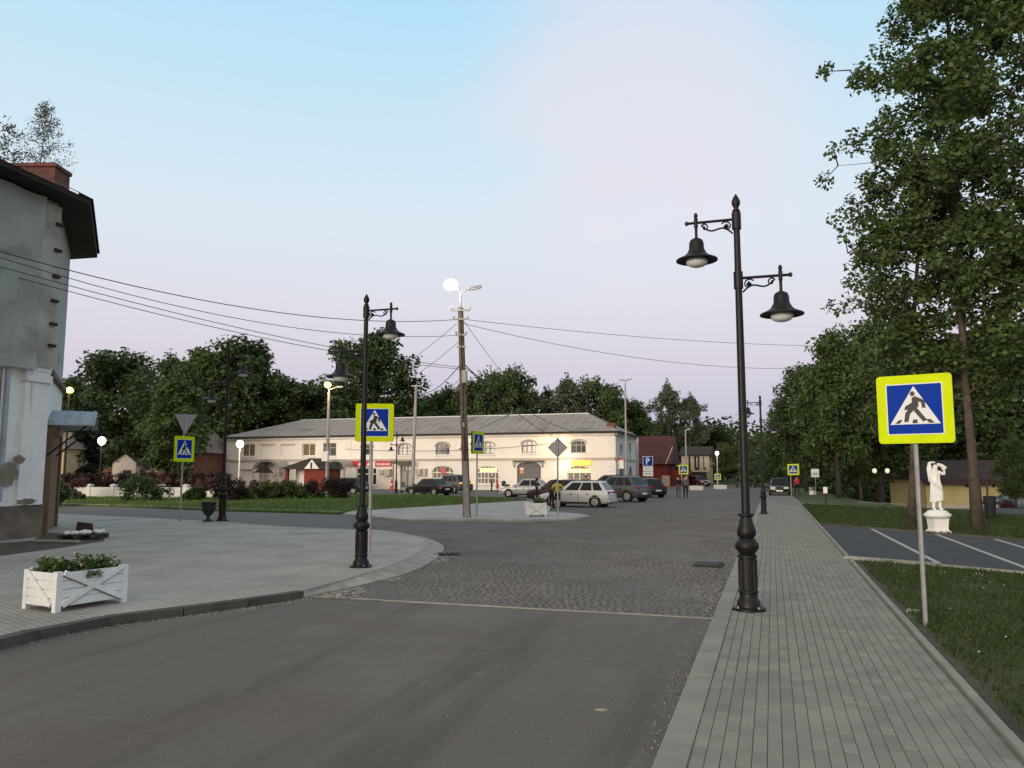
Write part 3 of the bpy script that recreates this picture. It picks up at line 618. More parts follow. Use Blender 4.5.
# rubble pallet near the corner
g = gp(84, 539, lz); t = thing('broken_pallet', 'small broken wooden pallet with rubble lying by the old house', 'pallet', (g.x, g.y, lz + .005), .5)
for i in range(5): MB().box(-.55, .55, -.42 + i * .19, -.30 + i * .19, .11, .14).build('slat', 'dark_wood', t).rotation_euler = (0, .02 * (i - 2), .05 * (i - 2))
for i in range(3): MB().box(-.52 + i * .46, -.42 + i * .46, -.45, .5, 0, .108).build('bearer', 'dark_wood', t)
r = random.Random(2); m = MB()
for i in range(16): x, y = r.uniform(-.4, .4), r.uniform(-.3, .4); m.lathe([(.05, 0), (.09, .04), (.04, .1)], (x, y, .14), 6, (1, .7))
m.build('rubble', 'old_plaster', t)
MB().prism([(-.4, 0), (.1, 0), (.05, .3), (-.35, .35)], .46, .49, lambda a, b, c_: (a, c_, b + .1)).build('board', 'dark_wood', t)
g = gp(55, 543, lz); tag(MB().bar((-.8, 0, .04), (.7, .1, .05), .12, .05).build('plank', 'pilaster', None, loc=(g.x, g.y, lz + .005)), 'weathered loose plank lying in the dirt by the old house', 'plank')

# ================================================================== LONG WHITE BUILDING
FY = 85.4
lb = thing('market_building', 'long two-storey white building with grey roof and arched windows', 'building')
eL, eR = onY(226, 438, FY), onY(615, 431, FY); X0, X1 = eL.x, eR.x; ZE2 = (eL.z + eR.z) / 2
SD = 16.0                                           # depth of the building
def fx(u): return onY(u, 460, FY).x
def fz(u, v): return onY(u, v, FY).z
# openings: (u0, u1, v0, v1, kind)
OP = [(242, 254.5, 444, 456.5, 'curtain'), (261.5, 274, 445, 456.5, 'blind'), (281, 294, 445, 456.5, 'blind'), (302, 315, 443.5, 456, 'curtain'), (323, 336, 443, 456, 'dark'),
      (361, 373, 444.5, 455, 'arch3'), (397.5, 410.5, 444, 455, 'arch3'), (435.5, 449.5, 443, 454.5, 'arch3'), (480, 494.5, 442.5, 454, 'arch3'), (521.5, 536, 441, 453, 'arch3'), (571, 586, 440.5, 453, 'arch3'),
      (356, 376, 468, 485, 'shop'), (400, 412, 466, 490.5, 'door'), (432, 453.5, 466, 484, 'shopred'), (477, 498.5, 466, 484, 'shoplit'), (517, 541, 462, 491, 'gate'), (567.5, 591.5, 466, 484, 'shopyellow'),
      (240.5, 253, 470, 480, 'blind'), (259, 268, 468, 487, 'door'), (329, 338, 466, 487, 'door'), (300, 310, 469, 480, 'blind')]
op = []
for u0, u1, v0, v1, k in OP:
    uc = (u0 + u1) / 2; x0, x1 = onY(u0, v1, FY).x, onY(u1, v1, FY).x; op.append((x0, x1, max(.02, fz(uc, v1)), fz(uc, v0), k))
def wall_mesh(rects, ax0, ax1, az0, az1, fn, rev=.35, arch=None):
    """wall face with rectangular or arched holes and their reveals; fn(a, depth, z)"""
    mb = MB(); A_ = sorted(set([ax0, ax1] + [v for r_ in rects for v in r_[:2]])); Z_ = sorted(set([az0, az1] + [v for r_ in rects for v in r_[2:4]]))
    for i in range(len(A_) - 1):
        for j in range(len(Z_) - 1):
            ca, cz_ = (A_[i] + A_[i + 1]) / 2, (Z_[j] + Z_[j + 1]) / 2
            if any(r_[0] < ca < r_[1] and r_[2] < cz_ < r_[3] for r_ in rects): continue
            mb.face([fn(A_[i], 0, Z_[j]), fn(A_[i + 1], 0, Z_[j]), fn(A_[i + 1], 0, Z_[j + 1]), fn(A_[i], 0, Z_[j + 1])])
    for r_ in rects:
        a0, a1, z0, z1 = r_[:4]
        for p, q in (((a0, z0), (a0, z1)), ((a1, z1), (a1, z0)), ((a0, z1), (a1, z1)), ((a1, z0), (a0, z0))):
            mb.face([fn(p[0], 0, p[1]), fn(q[0], 0, q[1]), fn(q[0], rev, q[1]), fn(p[0], rev, p[1])])
        if len(r_) > 4 and r_[4] in ARCHED:         # spandrels that round the head of the opening
            w_ = a1 - a0; rise = w_ * ARCHED[r_[4]]; k = 8
            top = [(a0 + w_ * i / k, z1 - rise + rise * sqrt(max(0, 1 - (2 * i / k - 1) ** 2))) for i in range(k + 1)]
            for i in range(k):
                (xa, za), (xb, zb) = top[i], top[i + 1]
                mb.face([fn(xa, 0, za), fn(xb, 0, zb), fn(xb, 0, z1), fn(xa, 0, z1)]); mb.face([fn(xa, 0, za), fn(xa, rev, za), fn(xb, rev, zb), fn(xb, 0, zb)])
    return mb
ARCHED = {'arch3': .28, 'shopred': .22, 'shoplit': .22, 'shopyellow': .22, 'gate': .16, 'tall': .5}
ff = lambda a, d, z: (a, FY + d, z)
wm = wall_mesh(op, X0, X1, -.05, ZE2, ff)
wm.build('front_wall', 'facade', lb)
m = MB(); m.face([(X0, FY, -.05), (X0, FY, ZE2), (X0, FY + SD, ZE2), (X0, FY + SD, -.05)]); m.face([(X0, FY + SD, -.05), (X0, FY + SD, ZE2), (X1, FY + SD, ZE2), (X1, FY + SD, -.05)]); m.build('back_wall', 'facade_shaded', lb)
# side wall along the street
sy = lambda u: next(y / 10 for y in range(850, 1300) if (lambda p: p[0])(((CX + F * (X1 * cos(YAW) + y / 10 * sin(YAW)) / ((-X1 * sin(YAW) + y / 10 * cos(YAW)) * _c + (5 - EYE) * _s)),)) >= u)
SY1 = sy(635.5); SD = SY1 - FY
def sider(u0, u1, v0, v1, k):
    y0, y1 = sy(u0), sy(u1); D0 = -X1 * sin(YAW) + (y0 + y1) / 2 * cos(YAW)
    return (y0, y1, max(.02, EYE + (472 - v1) * D0 / 790), EYE + (472 - v0) * D0 / 790, k)
sop = [sider(620, 622.7, 445, 453, 'narrow'), sider(628.6, 631, 443.5, 455, 'narrow'), sider(619, 624, 465, 483, 'tall'), sider(628, 632, 466, 483, 'tall')]
fs = lambda a, d, z: (X1 - d, a, z)
wall_mesh(sop, FY, SY1, -.05, ZE2, fs).build('side_wall', 'facade_shaded', lb)
for r_ in sop:
    wn = MB().box(X1 - .33, X1 - .28, r_[0], r_[1], r_[2], r_[3]).build('window', 'glass_dark', lb)
    ym = (r_[0] + r_[1]) / 2; MB().box(X1 - .27, X1 - .22, ym - .06, ym + .06, r_[2], r_[3]).build('window_bar', 'frame_grey', wn)
    MB().box(X1 + .003, X1 + .12, r_[0] - .12, r_[1] + .12, r_[2] - .14, r_[2]).build('sill', 'trim_white', wn)
# windows of the front
mats_in = {'curtain': 'curtain', 'blind': 'facade', 'dark': 'glass_dark', 'arch3': 'glass_dark', 'shop': 'glass_dark', 'door': 'frame_grey', 'shopred': 'shop_inside', 'shoplit': 'shop_inside', 'gate': 'shutter_grey', 'shopyellow': 'shop_inside'}
for x0, x1, z0, z1, k in op:
    nm = {'gate': 'garage_shutter', 'door': 'door', 'blind': 'blind_window'}.get(k, 'window'); wd, ht = x1 - x0, z1 - z0
    wn = MB().box(x0, x1, FY + .24 if k != 'blind' else FY + .1, FY + .36, z0, z1).build(nm, mats_in[k], lb)
    fr = 'trim_white' if k in ('shop', 'shopred', 'shoplit', 'shopyellow', 'curtain') else 'frame_grey'
    if k == 'blind':
        MB().box(x0 - .1, x1 + .1, FY - .08, FY - .003, z1, z1 + .14).build('window_head', 'string_course', wn); continue
    if k == 'gate':
        for i in range(9): MB().box(x0 + .05, x1 - .05, FY + .21, FY + .237, z0 + ht * i / 9 + .03, z0 + ht * (i + 1) / 9 - .03).build('slat', 'shutter_grey', wn)
        MB().box(x0 + .28, x0 + .75, FY + .17, FY + .19, z0 + ht * .58, z0 + ht * .80).build('poster', 'poster_orange', wn); MB().box(x0 + .3, x0 + .73, FY + .15, FY + .168, z0 + ht * .72, z0 + ht * .79).build('poster_head', 'trim_white', wn)
        MB().box(x0 - .35, x1 + .35, FY - .55, FY - .003, z1 + .02, z1 + .16).build('canopy', 'soot', wn)
        for sx in (x0 - .3, x1 + .2): MB().bar((sx, FY - .5, z1 + .02), (sx, FY - .01, z1 - .6), .08, .08).build('canopy_bracket', 'soot', wn)
        continue
    if k == 'door':
        MB().box(x0 + wd * .12, x0 + wd * .46, FY + .2, FY + .237, z0 + .1, z1 - .6).build('door_leaf', 'ac_grey', wn); MB().box(x0 + wd * .54, x0 + wd * .88, FY + .2, FY + .237, z0 + .1, z1 - .6).build('door_leaf', 'ac_grey', wn)
        MB().box(x0 + wd * .12, x0 + wd * .88, FY + .2, FY + .237, z1 - .5, z1 - .1).build('transom', 'glass_dark', wn); continue
    nb = {'arch3': 2, 'shop': 4, 'shopred': 4, 'shoplit': 5, 'shopyellow': 3, 'curtain': 1, 'dark': 1}[k]; bw = .10 if k == 'arch3' else .09
    MB().box(x0, x0 + bw, FY + .17, FY + .237, z0, z1).build('frame', fr, wn); MB().box(x1 - bw, x1, FY + .17, FY + .237, z0, z1).build('frame', fr, wn)
    MB().box(x0 + bw, x1 - bw, FY + .17, FY + .237, z1 - bw, z1).build('frame', fr, wn); MB().box(x0 + bw, x1 - bw, FY + .17, FY + .237, z0, z0 + bw).build('frame', fr, wn)
    for i in range(nb): xc = x0 + wd * (i + 1) / (nb + 1); MB().box(xc - bw / 2, xc + bw / 2, FY + .18, FY + .236, z0 + bw, z1 - bw).build('mullion', fr, wn)
    if k != 'curtain': zc = z0 + ht * .64; MB().box(x0 + bw, x1 - bw, FY + .16, FY + .178, zc - .06, zc + .06).build('rail', fr, wn)
    if k == 'shoplit': MB().box(x0 + .3, x1 - .25, FY + .10, FY + .15, z0 + ht * .68, z1 - ht * .12).build('lit_panel', 'lit_yellow', wn)
    if k == 'shopyellow': MB().box(x0 + .15, x1 - .15, FY + .10, FY + .15, z0 + ht * .66, z1 - ht * .16).build('lit_panel', 'lit_yellow', wn)
    if k == 'shopred': MB().box(x0 + wd * .38, x0 + wd * .62, FY + .10, FY + .15, z0 + ht * .55, z1 - ht * .12).build('lit_panel', 'lit_red', wn)
    if k == 'shoplit' or k == 'shopred':
        z_ = z0 + ht * .32; MB().box(x0 + bw, x1 - bw, FY + .155, FY + .178, z_ - .05, z_ + .05).build('rail', fr, wn)
    MB().box(x0 - .12, x1 + .12, FY - .12, FY - .003, z0 - .16, z0 - .01).build('sill', 'trim_white', wn)
    if k == 'arch3':                                # brow moulding over the arch
        pts = []
        for i in range(9): t_ = i / 8; pts.append((x0 - .12 + (wd + .24) * t_, z1 - wd * .28 + .12 + wd * .28 * sqrt(max(0, 1 - (2 * t_ - 1) ** 2))))
        mm = MB()
        for i in range(8): mm.bar((pts[i][0], FY - .05, pts[i][1]), (pts[i + 1][0], FY - .05, pts[i + 1][1]), .094, .11)
        mm.build('brow_moulding', 'frame_grey', wn)
zc = fz(500, 459); 
MB().box(X0 - .1, X1 + .1, FY - .16, FY - .004, zc - .13, zc + .1).build('string_course', 'string_course', lb)
MB().box(X1 + .004, X1 + .15, FY - .16, SY1, zc - .13, zc + .1).build('string_course', 'string_course', lb)
MB().box(X0 - .12, X1 + .12, FY - .3, FY - .004, ZE2 - .38, ZE2 - .02).build('cornice', 'facade', lb)
MB().box(X1 + .004, X1 + .25, FY - .3, SY1, ZE2 - .38, ZE2 - .02).build('cornice', 'facade_shaded', lb)
for i in range(22):                                 # quoins
    z_ = .15 + i * .27
    if z_ + .22 < ZE2 - .4 and not (zc - .4 < z_ < zc + .12):
        l_ = .95 if i % 2 else .6
        MB().box(X1 - l_, X1 + .07, FY - .07, FY + (.5 if i % 2 else .8), z_, z_ + .21).build('quoin', 'trim_white', lb); MB().box(X0 - .07, X0 + l_, FY - .07, FY + .6, z_, z_ + .21).build('quoin', 'trim_white', lb)
for u in (347,):
    xp = fx(u)
    for i in range(12):
        z_ = .4 + i * .5
        if z_ < ZE2 - .7 and not (zc - .5 < z_ < zc + .1): MB().box(xp - .55, xp + .55, FY - .06, FY - .003, z_, z_ + .40).build('pilaster_block', 'trim_white', lb)
# hipped roof with eave, ridge from pixel columns 283 to 600
o_ = .55; RZ = ZE2 + 2.55; RYm = FY + SD / 2; yb = FY + SD + o_
rx0, rx1 = X0 + 6.6, X1 - 4.4
e = [(X0 - o_, FY - o_, ZE2), (X1 + o_, FY - o_, ZE2), (X1 + o_, yb, ZE2), (X0 - o_, yb, ZE2)]; rg = [(rx0, RYm, RZ), (rx1, RYm, RZ)]
m = MB(); m.face([e[0], e[1], rg[1], rg[0]]); m.face([e[1], e[2], rg[1]]); m.face([e[2], e[3], rg[0], rg[1]]); m.face([e[3], e[0], rg[0]]); rf = m.build('roof', 'roof_slate', lb)
m = MB(); m.box(X0 - o_, X1 + o_, FY - o_, yb, ZE2 - .015, ZE2 - .004); 
MB().box(X0 - o_ - .03, X1 + o_ + .03, FY - o_ - .06, FY - o_ - .002, ZE2 - .16, ZE2 + .05).build('gutter', 'eave_dark', rf); m.build('soffit', 'eave_dark', rf)
MB().box(X1 + o_ + .002, X1 + o_ + .07, FY - o_ - .06, yb, ZE2 - .16, ZE2 + .05).build('gutter', 'eave_dark', rf)
MB().tube([rg[0], rg[1]], .09, 6).build('ridge_cap', 'galv', rf)
def rp_(x, t): return Vector((x, FY - o_ + (RYm - FY + o_) * t, ZE2 + (RZ - ZE2) * t))
for a, b in [((fx(474), .25), (fx(489), .98)), ((fx(365), .05), (fx(372), .5))]: p, q = rp_(*a), rp_(*b); up_ = Vector((0, 0, .05)); MB().bar(p + up_, q + up_, .35, .1).build('roof_flashing', 'galv', rf)
r = random.Random(11)
for i in range(46):                                 # seams of the sheet roofing
    x = X0 + 2 + i * (X1 - X0 - 3) / 46
    tmax = min(1, max(.1, (x - X0 + o_) / (rx0 - X0 + o_)), max(.1, (X1 + o_ - x) / (X1 + o_ - rx1)))
    p, q = rp_(x, .01), rp_(x, tmax * .97); up_ = Vector((0, 0, .012)); MB().bar(p + up_, q + up_, .03, .03).build('roof_seam', 'roof_slate', rf)
p = onY(611.5, 426, FY + 1.6); MB().box(p.x - .45, p.x + .45, p.y - .35, p.y + .35, ZE2 + .2, p.z + .32).build('chimney', 'red_brick', rf)
p = onY(464, 420, FY + 4); MB().box(p.x - .25, p.x + .25, p.y - .25, p.y + .25, ZE2 + 1, RZ + .6).build('vent_pipe', 'galv', rf)
# shop signs, air conditioners, dishes
def sign_on(u0, u1, v0, v1, mt, name, par, d=.12, pd=FY):
    a, b = onY(u0, v1, pd), onY(u1, v0, pd); return MB().box(a.x, b.x, pd - d, pd - .004, a.z, b.z).build(name, mt, par)
def bannermarks(par, items, pd):
    for u, v, w_, h_, k in items:
        p = onY(u, v, pd); q = .108
        if k == 't': MB().prism([(p.x - w_, p.z - h_), (p.x + w_, p.z - h_), (p.x, p.z + h_)], pd - .012, pd - .001, lambda a, b, c_: (a, c_, b)).build('letter', 'trim_white', par)
        else: MB().box(p.x - w_, p.x + w_, pd - .012, pd - .001, p.z - h_, p.z + h_).build('letter', 'trim_white', par)
s1 = sign_on(348, 372.5, 461, 466.5, 'banner_red', 'shop_sign', lb); bannermarks(s1, [(351.5, 464, .3, .2, 't'), (360, 464, .3, .2, 't'), (368.5, 464, .3, .2, 't')], FY - .12)
s2 = sign_on(375.5, 392, 461, 466.5, 'banner_red', 'shop_sign', lb); bannermarks(s2, [(377.5 + i * 1.9, 464.2, .075, .11 + .05 * (i % 3 == 0), 'b') for i in range(7)], FY - .12)
sign_on(571.5, 591.5, 460.5, 465.5, 'lit_orange', 'shop_sign', lb, .2)
sign_on(385.5, 391.5, 469, 476, 'ac_grey', 'air_conditioner', lb, .5); sign_on(380, 385, 469.5, 474, 'ac_grey', 'air_conditioner', lb, .45)
sign_on(417, 422.5, 469, 475, 'ac_grey', 'air_conditioner', lb, .5); sign_on(423, 427, 468.5, 476, 'ac_grey', 'air_conditioner', lb, .35)
cp = sign_on(396.5, 414.5, 461, 464, 'soot', 'entrance_canopy', lb, 1.5); a = onY(397, 468, FY)
for u in (398.5, 413): p = onY(u, 465, FY); MB().tube([(p.x, FY - 1.35, 0), (p.x, FY - 1.35, p.z + .1)], .07, 6).build('canopy_post', 'soot', cp)
for u, v in ((459.5, 446.5), (470.5, 441)):
    p = onY(u, v, FY); dsh = MB().lathe([(.02, 0), (.25, .05), (.38, .14), (.37, .16), (.2, .07), (.01, .03)], (0, 0, 0), 12)
    dsh.tube([(0, 0, 0), (0, -.0, -.35)], .03, 5); dsh.xf(Matrix.Translation((p.x, FY - .36, p.z)) @ Matrix.Rotation(radians(75), 4, 'X')); dsh.build('satellite_dish', 'trim_white', lb, True)
# lamps on the facade
def point(loc, e, col, r_=.12, par=None):
    d = bpy.data.lights.new('lamp_light', 'POINT'); d.energy = e; d.color = col; d.shadow_soft_size = r_; o = bpy.data.objects.new('lamp_light', d); C.objects.link(o)
    if par: o.parent = par
    o.location = loc; return o
p = onY(555, 440.5, FY - .7)
wl = thing('wall_lamp', 'lit orange lamp on a short bracket under the white building eave', 'lamp', (p.x, FY - .002, p.z))
MB().tube([(0, 0, 0), (0, -.55, .12)], .03, 6).build('arm', 'galv', wl); MB().lathe([(.05, .1), (.2, .05), (.26, -.06), (.16, -.16), (.03, -.2)], (0, -.62, .1), 12).build('lantern', 'lit_warm', wl, True)
point((0, -.75, -.25), 120, (1, .62, .25), .15, wl)
p = onY(567.5, 462.8, FY - .5); wl = thing('wall_lamp', 'lit white lamp beside the orange shop sign', 'lamp', (p.x, FY - .002, p.z))
MB().tube([(0, 0, .05), (0, -.35, .05)], .03, 6).build('arm', 'galv', wl); MB().lathe([(.05, .22), (.22, .15), (.24, -.1), (.14, -.2), (.03, -.23)], (0, -.45, 0), 12).build('lantern', 'lit_white', wl, True)
point((0, -.8, 0), 60, (1, .85, .6), .12, wl)
p = onY(618.5, 464, FY - .2); wl = thing('wall_sign', 'small white sign with red edge on the corner of white building', 'sign', (X1 + .08, FY + .6, p.z)); MB().box(0, .7, -.04, .04, -.5, .45).build('panel', 'trim_white', wl); MB().box(0, .7, -.05, .05, .451, .6).build('panel_edge', 'banner_red', wl)

# porches in front of the left half
def pbox(u0, u1, v0, v1, D, dep, mt, name, par, z0=None):
    a, b = at(u0, v1, D), at(u1, v0, D); zz = a.z if z0 is None else z0
    return MB().box(min(a.x, b.x), max(a.x, b.x), a.y, a.y + dep, zz, b.z).build(name, mt, par)
def ftr(u, v, Y): return onY(u, v, Y)
KY = 76.0
kp = thing('kiosk', 'small dark red kiosk with brown pitched roof before the white building', 'kiosk')
a, b, c_, d = ftr(285, 469, KY), ftr(307, 469, KY), ftr(324.5, 469, KY), ftr(304, 457.5, KY)
kw = [MB().box(a.x, a.x + .35, KY, KY + .35, 0, a.z).build('post', 'maroon_wall', kp), MB().box(b.x - .35, b.x, KY, KY + .35, 0, a.z).build('post', 'maroon_wall', kp)]
MB().box(b.x + .002, c_.x, KY, KY + 3.4, 0, a.z).build('front_wall', 'maroon_wall', kp); MB().box(a.x + .351, b.x, KY + 1.6, KY + 1.75, 0, a.z).build('rear_wall', 'facade', kp)
m = MB(); zt = ftr(305, 458, KY).z; ze = a.z; xa, xb = a.x - .5, c_.x + .4; xm0, xm1 = a.x + 2.0, c_.x - 1.6
m.face([(xa, KY - .5, ze), (xb, KY - .5, ze), (xm1, KY + 1.7, zt), (xm0, KY + 1.7, zt)]); m.face([(xb, KY - .5, ze), (xb, KY + 3.9, ze), (xm1, KY + 1.7, zt)])
m.face([(xb, KY + 3.9, ze), (xa, KY + 3.9, ze), (xm0, KY + 1.7, zt), (xm1, KY + 1.7, zt)]); m.face([(xa, KY + 3.9, ze), (xa, KY - .5, ze), (xm0, KY + 1.7, zt)]); m.face([(xa, KY - .5, ze - .01), (xa, KY + 3.9, ze - .01), (xb, KY + 3.9, ze - .01), (xb, KY - .5, ze - .01)])
m.build('roof', 'brown_roof', kp)
p = ftr(314.5, 466, KY); m = MB().prism([(p.x - .9, ze + .02), (p.x + .9, ze + .02), (p.x, ze + 1.0)], KY - .62, KY - .45, lambda a, b, c_: (a, c_, b)); m.build('gable_board', 'trim_white', kp)
MB().box(p.x - .1, p.x + .1, KY - .66, KY - .625, ze + .05, ze + .7).build('gable_strut', 'brown_roof', kp)
def porch(u0, u1, vt, label, gable):
    YY = FY - 2.4; a, b = ftr(u0, 488, YY), ftr(u1, 488, YY); zt = ftr((u0 + u1) / 2, vt, YY).z; t = thing('porch', label, 'porch')
    w_ = b.x - a.x; xm = (a.x + b.x) / 2; zs = zt - w_ * .33
    for i in range(2): x = a.x if i == 0 else b.x - .12; MB().box(x, x + .12, YY, YY + .12, 0, zs).build('post', 'ac_grey', t)
    k = 10; mm = MB()
    for rr, yy in ((1, YY + .05), (.86, YY + .05), (1, YY + 1.2), (1, YY + 2.3)):
        P_ = [(xm - cos(pi * i / k) * w_ / 2 * rr, yy, zs + sin(pi * i / k) * w_ * .33 * rr) for i in range(k + 1)]; mm.tube(P_, .07, 5)
    mm.build('arch_hoop', 'frame_grey', t)
    mm = MB()
    for i in range(k + 1): c0, s0 = cos(pi * i / k), sin(pi * i / k); mm.bar((xm - c0 * w_ / 2, YY + .05, zs + s0 * w_ * .33), (xm - c0 * w_ * .43, YY + .05, zs + s0 * w_ * .284), .05, .05)
    mm.build('arch_lattice', 'ac_grey', t)
    P0 = [(xm - cos(pi * i / k) * w_ / 2 * 1.01, zs + .06 + sin(pi * i / k) * w_ * .335) for i in range(k + 1)]
    mm = MB()
    for i in range(k): mm.face([(P0[i][0], YY, P0[i][1]), (P0[i + 1][0], YY, P0[i + 1][1]), (P0[i + 1][0], YY + 2.38, P0[i + 1][1]), (P0[i][0], YY + 2.38, P0[i][1])])
    mm.build('arch_roof', 'ac_grey', t)
    if gable:
        mm = MB().prism([(xm - 1.3, zs - .4), (xm + 1.3, zs - .4), (xm, zs + .5)], YY - .6, YY - .1, lambda a, b, c_: (a, c_, b)); mm.build('gable', 'brown_roof', t)
    return t
porch(252, 278, 459.5, 'arched entrance porch with small brown gable left of the red kiosk', True)
porch(325.5, 344, 460, 'arched lattice entrance porch just right of the red kiosk', False)

# ================================================================== RED AND YELLOW BUILDINGS DOWN THE STREET
def boxhouse(name, label, x0, x1, y0, y1, ze, zr, wall, roof, over=.5, axis='x'):
    t = thing(name, label, 'building'); MB().box(x0, x1, y0, y1, -.05, ze).build('wall', wall, t)
    o_ = over; m = MB()
    if axis == 'x':                                 # ridge along x
        ym = (y0 + y1) / 2; A_ = [(x0 - o_, y0 - o_, ze), (x1 + o_, y0 - o_, ze), (x1 + o_, y1 + o_, ze), (x0 - o_, y1 + o_, ze)]; R_ = [(x0 - o_, ym, zr), (x1 + o_, ym, zr)]
        m.face([A_[0], A_[1], R_[1], R_[0]]); m.face([A_[2], A_[3], R_[0], R_[1]]); m.face([A_[1], A_[2], R_[1]]); m.face([A_[3], A_[0], R_[0]])
    else:
        xm = (x0 + x1) / 2; A_ = [(x0 - o_, y0 - o_, ze), (x1 + o_, y0 - o_, ze), (x1 + o_, y1 + o_, ze), (x0 - o_, y1 + o_, ze)]; R_ = [(xm, y0 - o_, zr), (xm, y1 + o_, zr)]
        m.face([A_[0], R_[0], R_[1], A_[3]]); m.face([A_[1], A_[2], R_[1], R_[0]]); m.face([A_[0], A_[1], R_[0]]); m.face([A_[2], A_[3], R_[1]])
    m.face([(p[0], p[1], p[2] - .008) for p in A_[::-1]]); t2 = m.build('roof', roof, t); t2.name = 'roof'
    return t, t2
RY = 112.0; a, b = onY(636, 466, RY), onY(675, 440, RY)
xr = onY(668, 470, RY).x; xl = onY(630, 470, RY).x
rb, rfx = boxhouse('red_building', 'dark red wooden building with steep maroon roof beside the white building', xl, xr, RY, RY + 9, onY(650, 464, RY).z, onY(650, 436, RY + 4.5).z, 'maroon_wall', 'maroon_roof', .6)
p = onY(666, 487, RY); MB().box(p.x - .55, p.x + .55, RY - .08, RY - .004, 0, 1.5).build('door', 'cream_wall', rb)
for u in (): p = onY(u, 479, RY); w_ = MB().box(p.x - .6, p.x + .6, RY - .06, RY - .004, 1.0, 2.6).build('window', 'glass_dark', rb); MB().box(p.x - .75, p.x + .75, RY - .12, RY - .061, 2.6, 2.8).build('window_head', 'maroon_roof', w_)
p = onY(668.5, 455, RY - .6); MB().bar((p.x + .6, RY - .7, onY(668, 447, RY).z), (p.x - .4, RY - .7, onY(664, 464, RY).z), .12, .12).build('ladder_rail', 'ac_grey', rb)
MB().box(xr + .004, xr + 2.6, RY + 1, RY + 7, -.05, onY(650, 470, RY).z).build('lean_to', 'maroon_wall', rb)
YY = 132.0; xl, xr = onY(682, 470, YY).x, onY(708.5, 470, YY).x
yb_, yrf = boxhouse('cream_house', 'two-storey cream house with arched doorway and reddish roof down the street', xl, xr, YY, YY + 10, onY(695, 455.5, YY).z, onY(695, 446.5, YY + 5).z, 'yellow_wall', 'brown_roof', .5)
zm = onY(695, 471, YY).z; MB().box(xl, xr + .1, YY - .14, YY - .004, zm - .15, zm + .15).build('string_course', 'cream_wall', yb_)
p = onY(698.5, 480, YY)
MB().prism([(p.x - 1.3, 0), (p.x + 1.3, 0), (p.x + 1.3, 3.2)] + [(p.x + 1.3 * cos(pi * i / 8), 3.2 + 1.5 * sin(pi * i / 8)) for i in range(1, 8)] + [(p.x - 1.3, 3.2)], YY - .08, YY - .004, lambda a, b, c_: (a, c_, b)).build('arched_doorway', 'glass_dark', yb_)
for u in (688, 697, 705): p = onY(u, 463, YY); w_ = MB().box(p.x - .55, p.x + .55, YY - .06, YY - .004, zm + .6, zm + 2.3).build('window', 'glass_dark', yb_); MB().box(p.x - .06, p.x + .06, YY - .1, YY - .061, zm + .6, zm + 2.3).build('window_bar', 'trim_white', w_)
p = onY(688, 480, YY); MB().box(p.x - .5, p.x + .5, YY - .06, YY - .004, 1, 3).build('window', 'glass_dark', yb_)
for u in (683.5, 692.5, 701.5, 707.5): p = onY(u, 465, YY); MB().box(p.x - .3, p.x + .3, YY - .1, YY - .003, zm + .16, onY(695, 456, YY).z).build('pilaster', 'cream_wall', yb_)
# low yellow building in the park on the right
gl = gd(925, 74); gr_ = gd(1075, 74); zb_ = gz(gl.x, gl.y)
t = thing('garage_building', 'long low yellow building with plum roof behind the statue', 'building', (gl.x, gl.y, 0), YAW)
L_ = (gr_ - gl).length; zt = at(970, 479, 74).z
MB().box(0, L_, 0, 7, zb_ - .3, zt).build('wall', 'garage_yellow', t)
m = MB(); zr = at(970, 460, 76).z; m.face([(-.6, -.7, zt - .06), (L_ + .6, -.7, zt - .06), (L_ + .6, 3.5, zr), (-.6, 3.5, zr)]); m.face([(-.6, 3.5, zr), (L_ + .6, 3.5, zr), (L_ + .6, 7.7, zt - .06), (-.6, 7.7, zt - .06)])
m.face([(-.6, -.7, zt - .06), (-.6, 3.5, zr), (-.6, 7.7, zt - .06)]); m.face([(L_ + .6, -.7, zt - .06), (L_ + .6, 7.7, zt - .06), (L_ + .6, 3.5, zr)]); m.build('roof', 'roof_plum', t)
MB().box(-.6, L_ + .6, -.76, -.7, zt - .5, zt - .02).build('fascia', 'roof_plum', t); MB().box(-.03, L_, -.05, -.003, zb_ - .3, zb_ + .25).build('plinth', 'ac_grey', t)
for x in (3.7, 6.2, 10.5): MB().lathe([(.03, .1), (.13, .03), (.11, -.1), (.02, -.14)], (x, -.18, zt - .62), 8).build('wall_lantern', 'black_iron', t, True)
# houses behind the left trees
g = gd(146, 96); t = thing('grey_house', 'pale house with big weathered roof among the trees on the left', 'house', (g.x, g.y, 0), YAW)
def cz_(v, D): return EYE + (472 - v) * D / 790
MB().box(-6, 7, 0, 9, -.05, cz_(452, 96)).build('wall', 'house_pink', t)
m = MB(); z0, z1 = cz_(453, 96), cz_(411, 98)
m.face([(-6.6, -.7, z0), (7.6, -.7, z0), (5, 4.5, z1 - 1.2), (-3.5, 4.5, z1)]); m.face([(-6.6, -.7, z0), (-3.5, 4.5, z1), (-6.6, 9.7, z0)]); m.face([(7.6, -.7, z0), (7.6, 9.7, z0), (5, 4.5, z1 - 1.2)]); m.face([(7.6, 9.7, z0), (-6.6, 9.7, z0), (-3.5, 4.5, z1), (5, 4.5, z1 - 1.2)]); m.build('roof', 'roof_old', t)
for i in range(4): w_ = MB().box(-1.2 + i * 2.0, -.3 + i * 2.0, -.08, -.004, .9, 2.5).build('window', 'glass_dark', t); MB().box(-1.3 + i * 2, -.2 + i * 2, -.14, -.081, 2.5, 2.7).build('window_head', 'house_grey', w_)
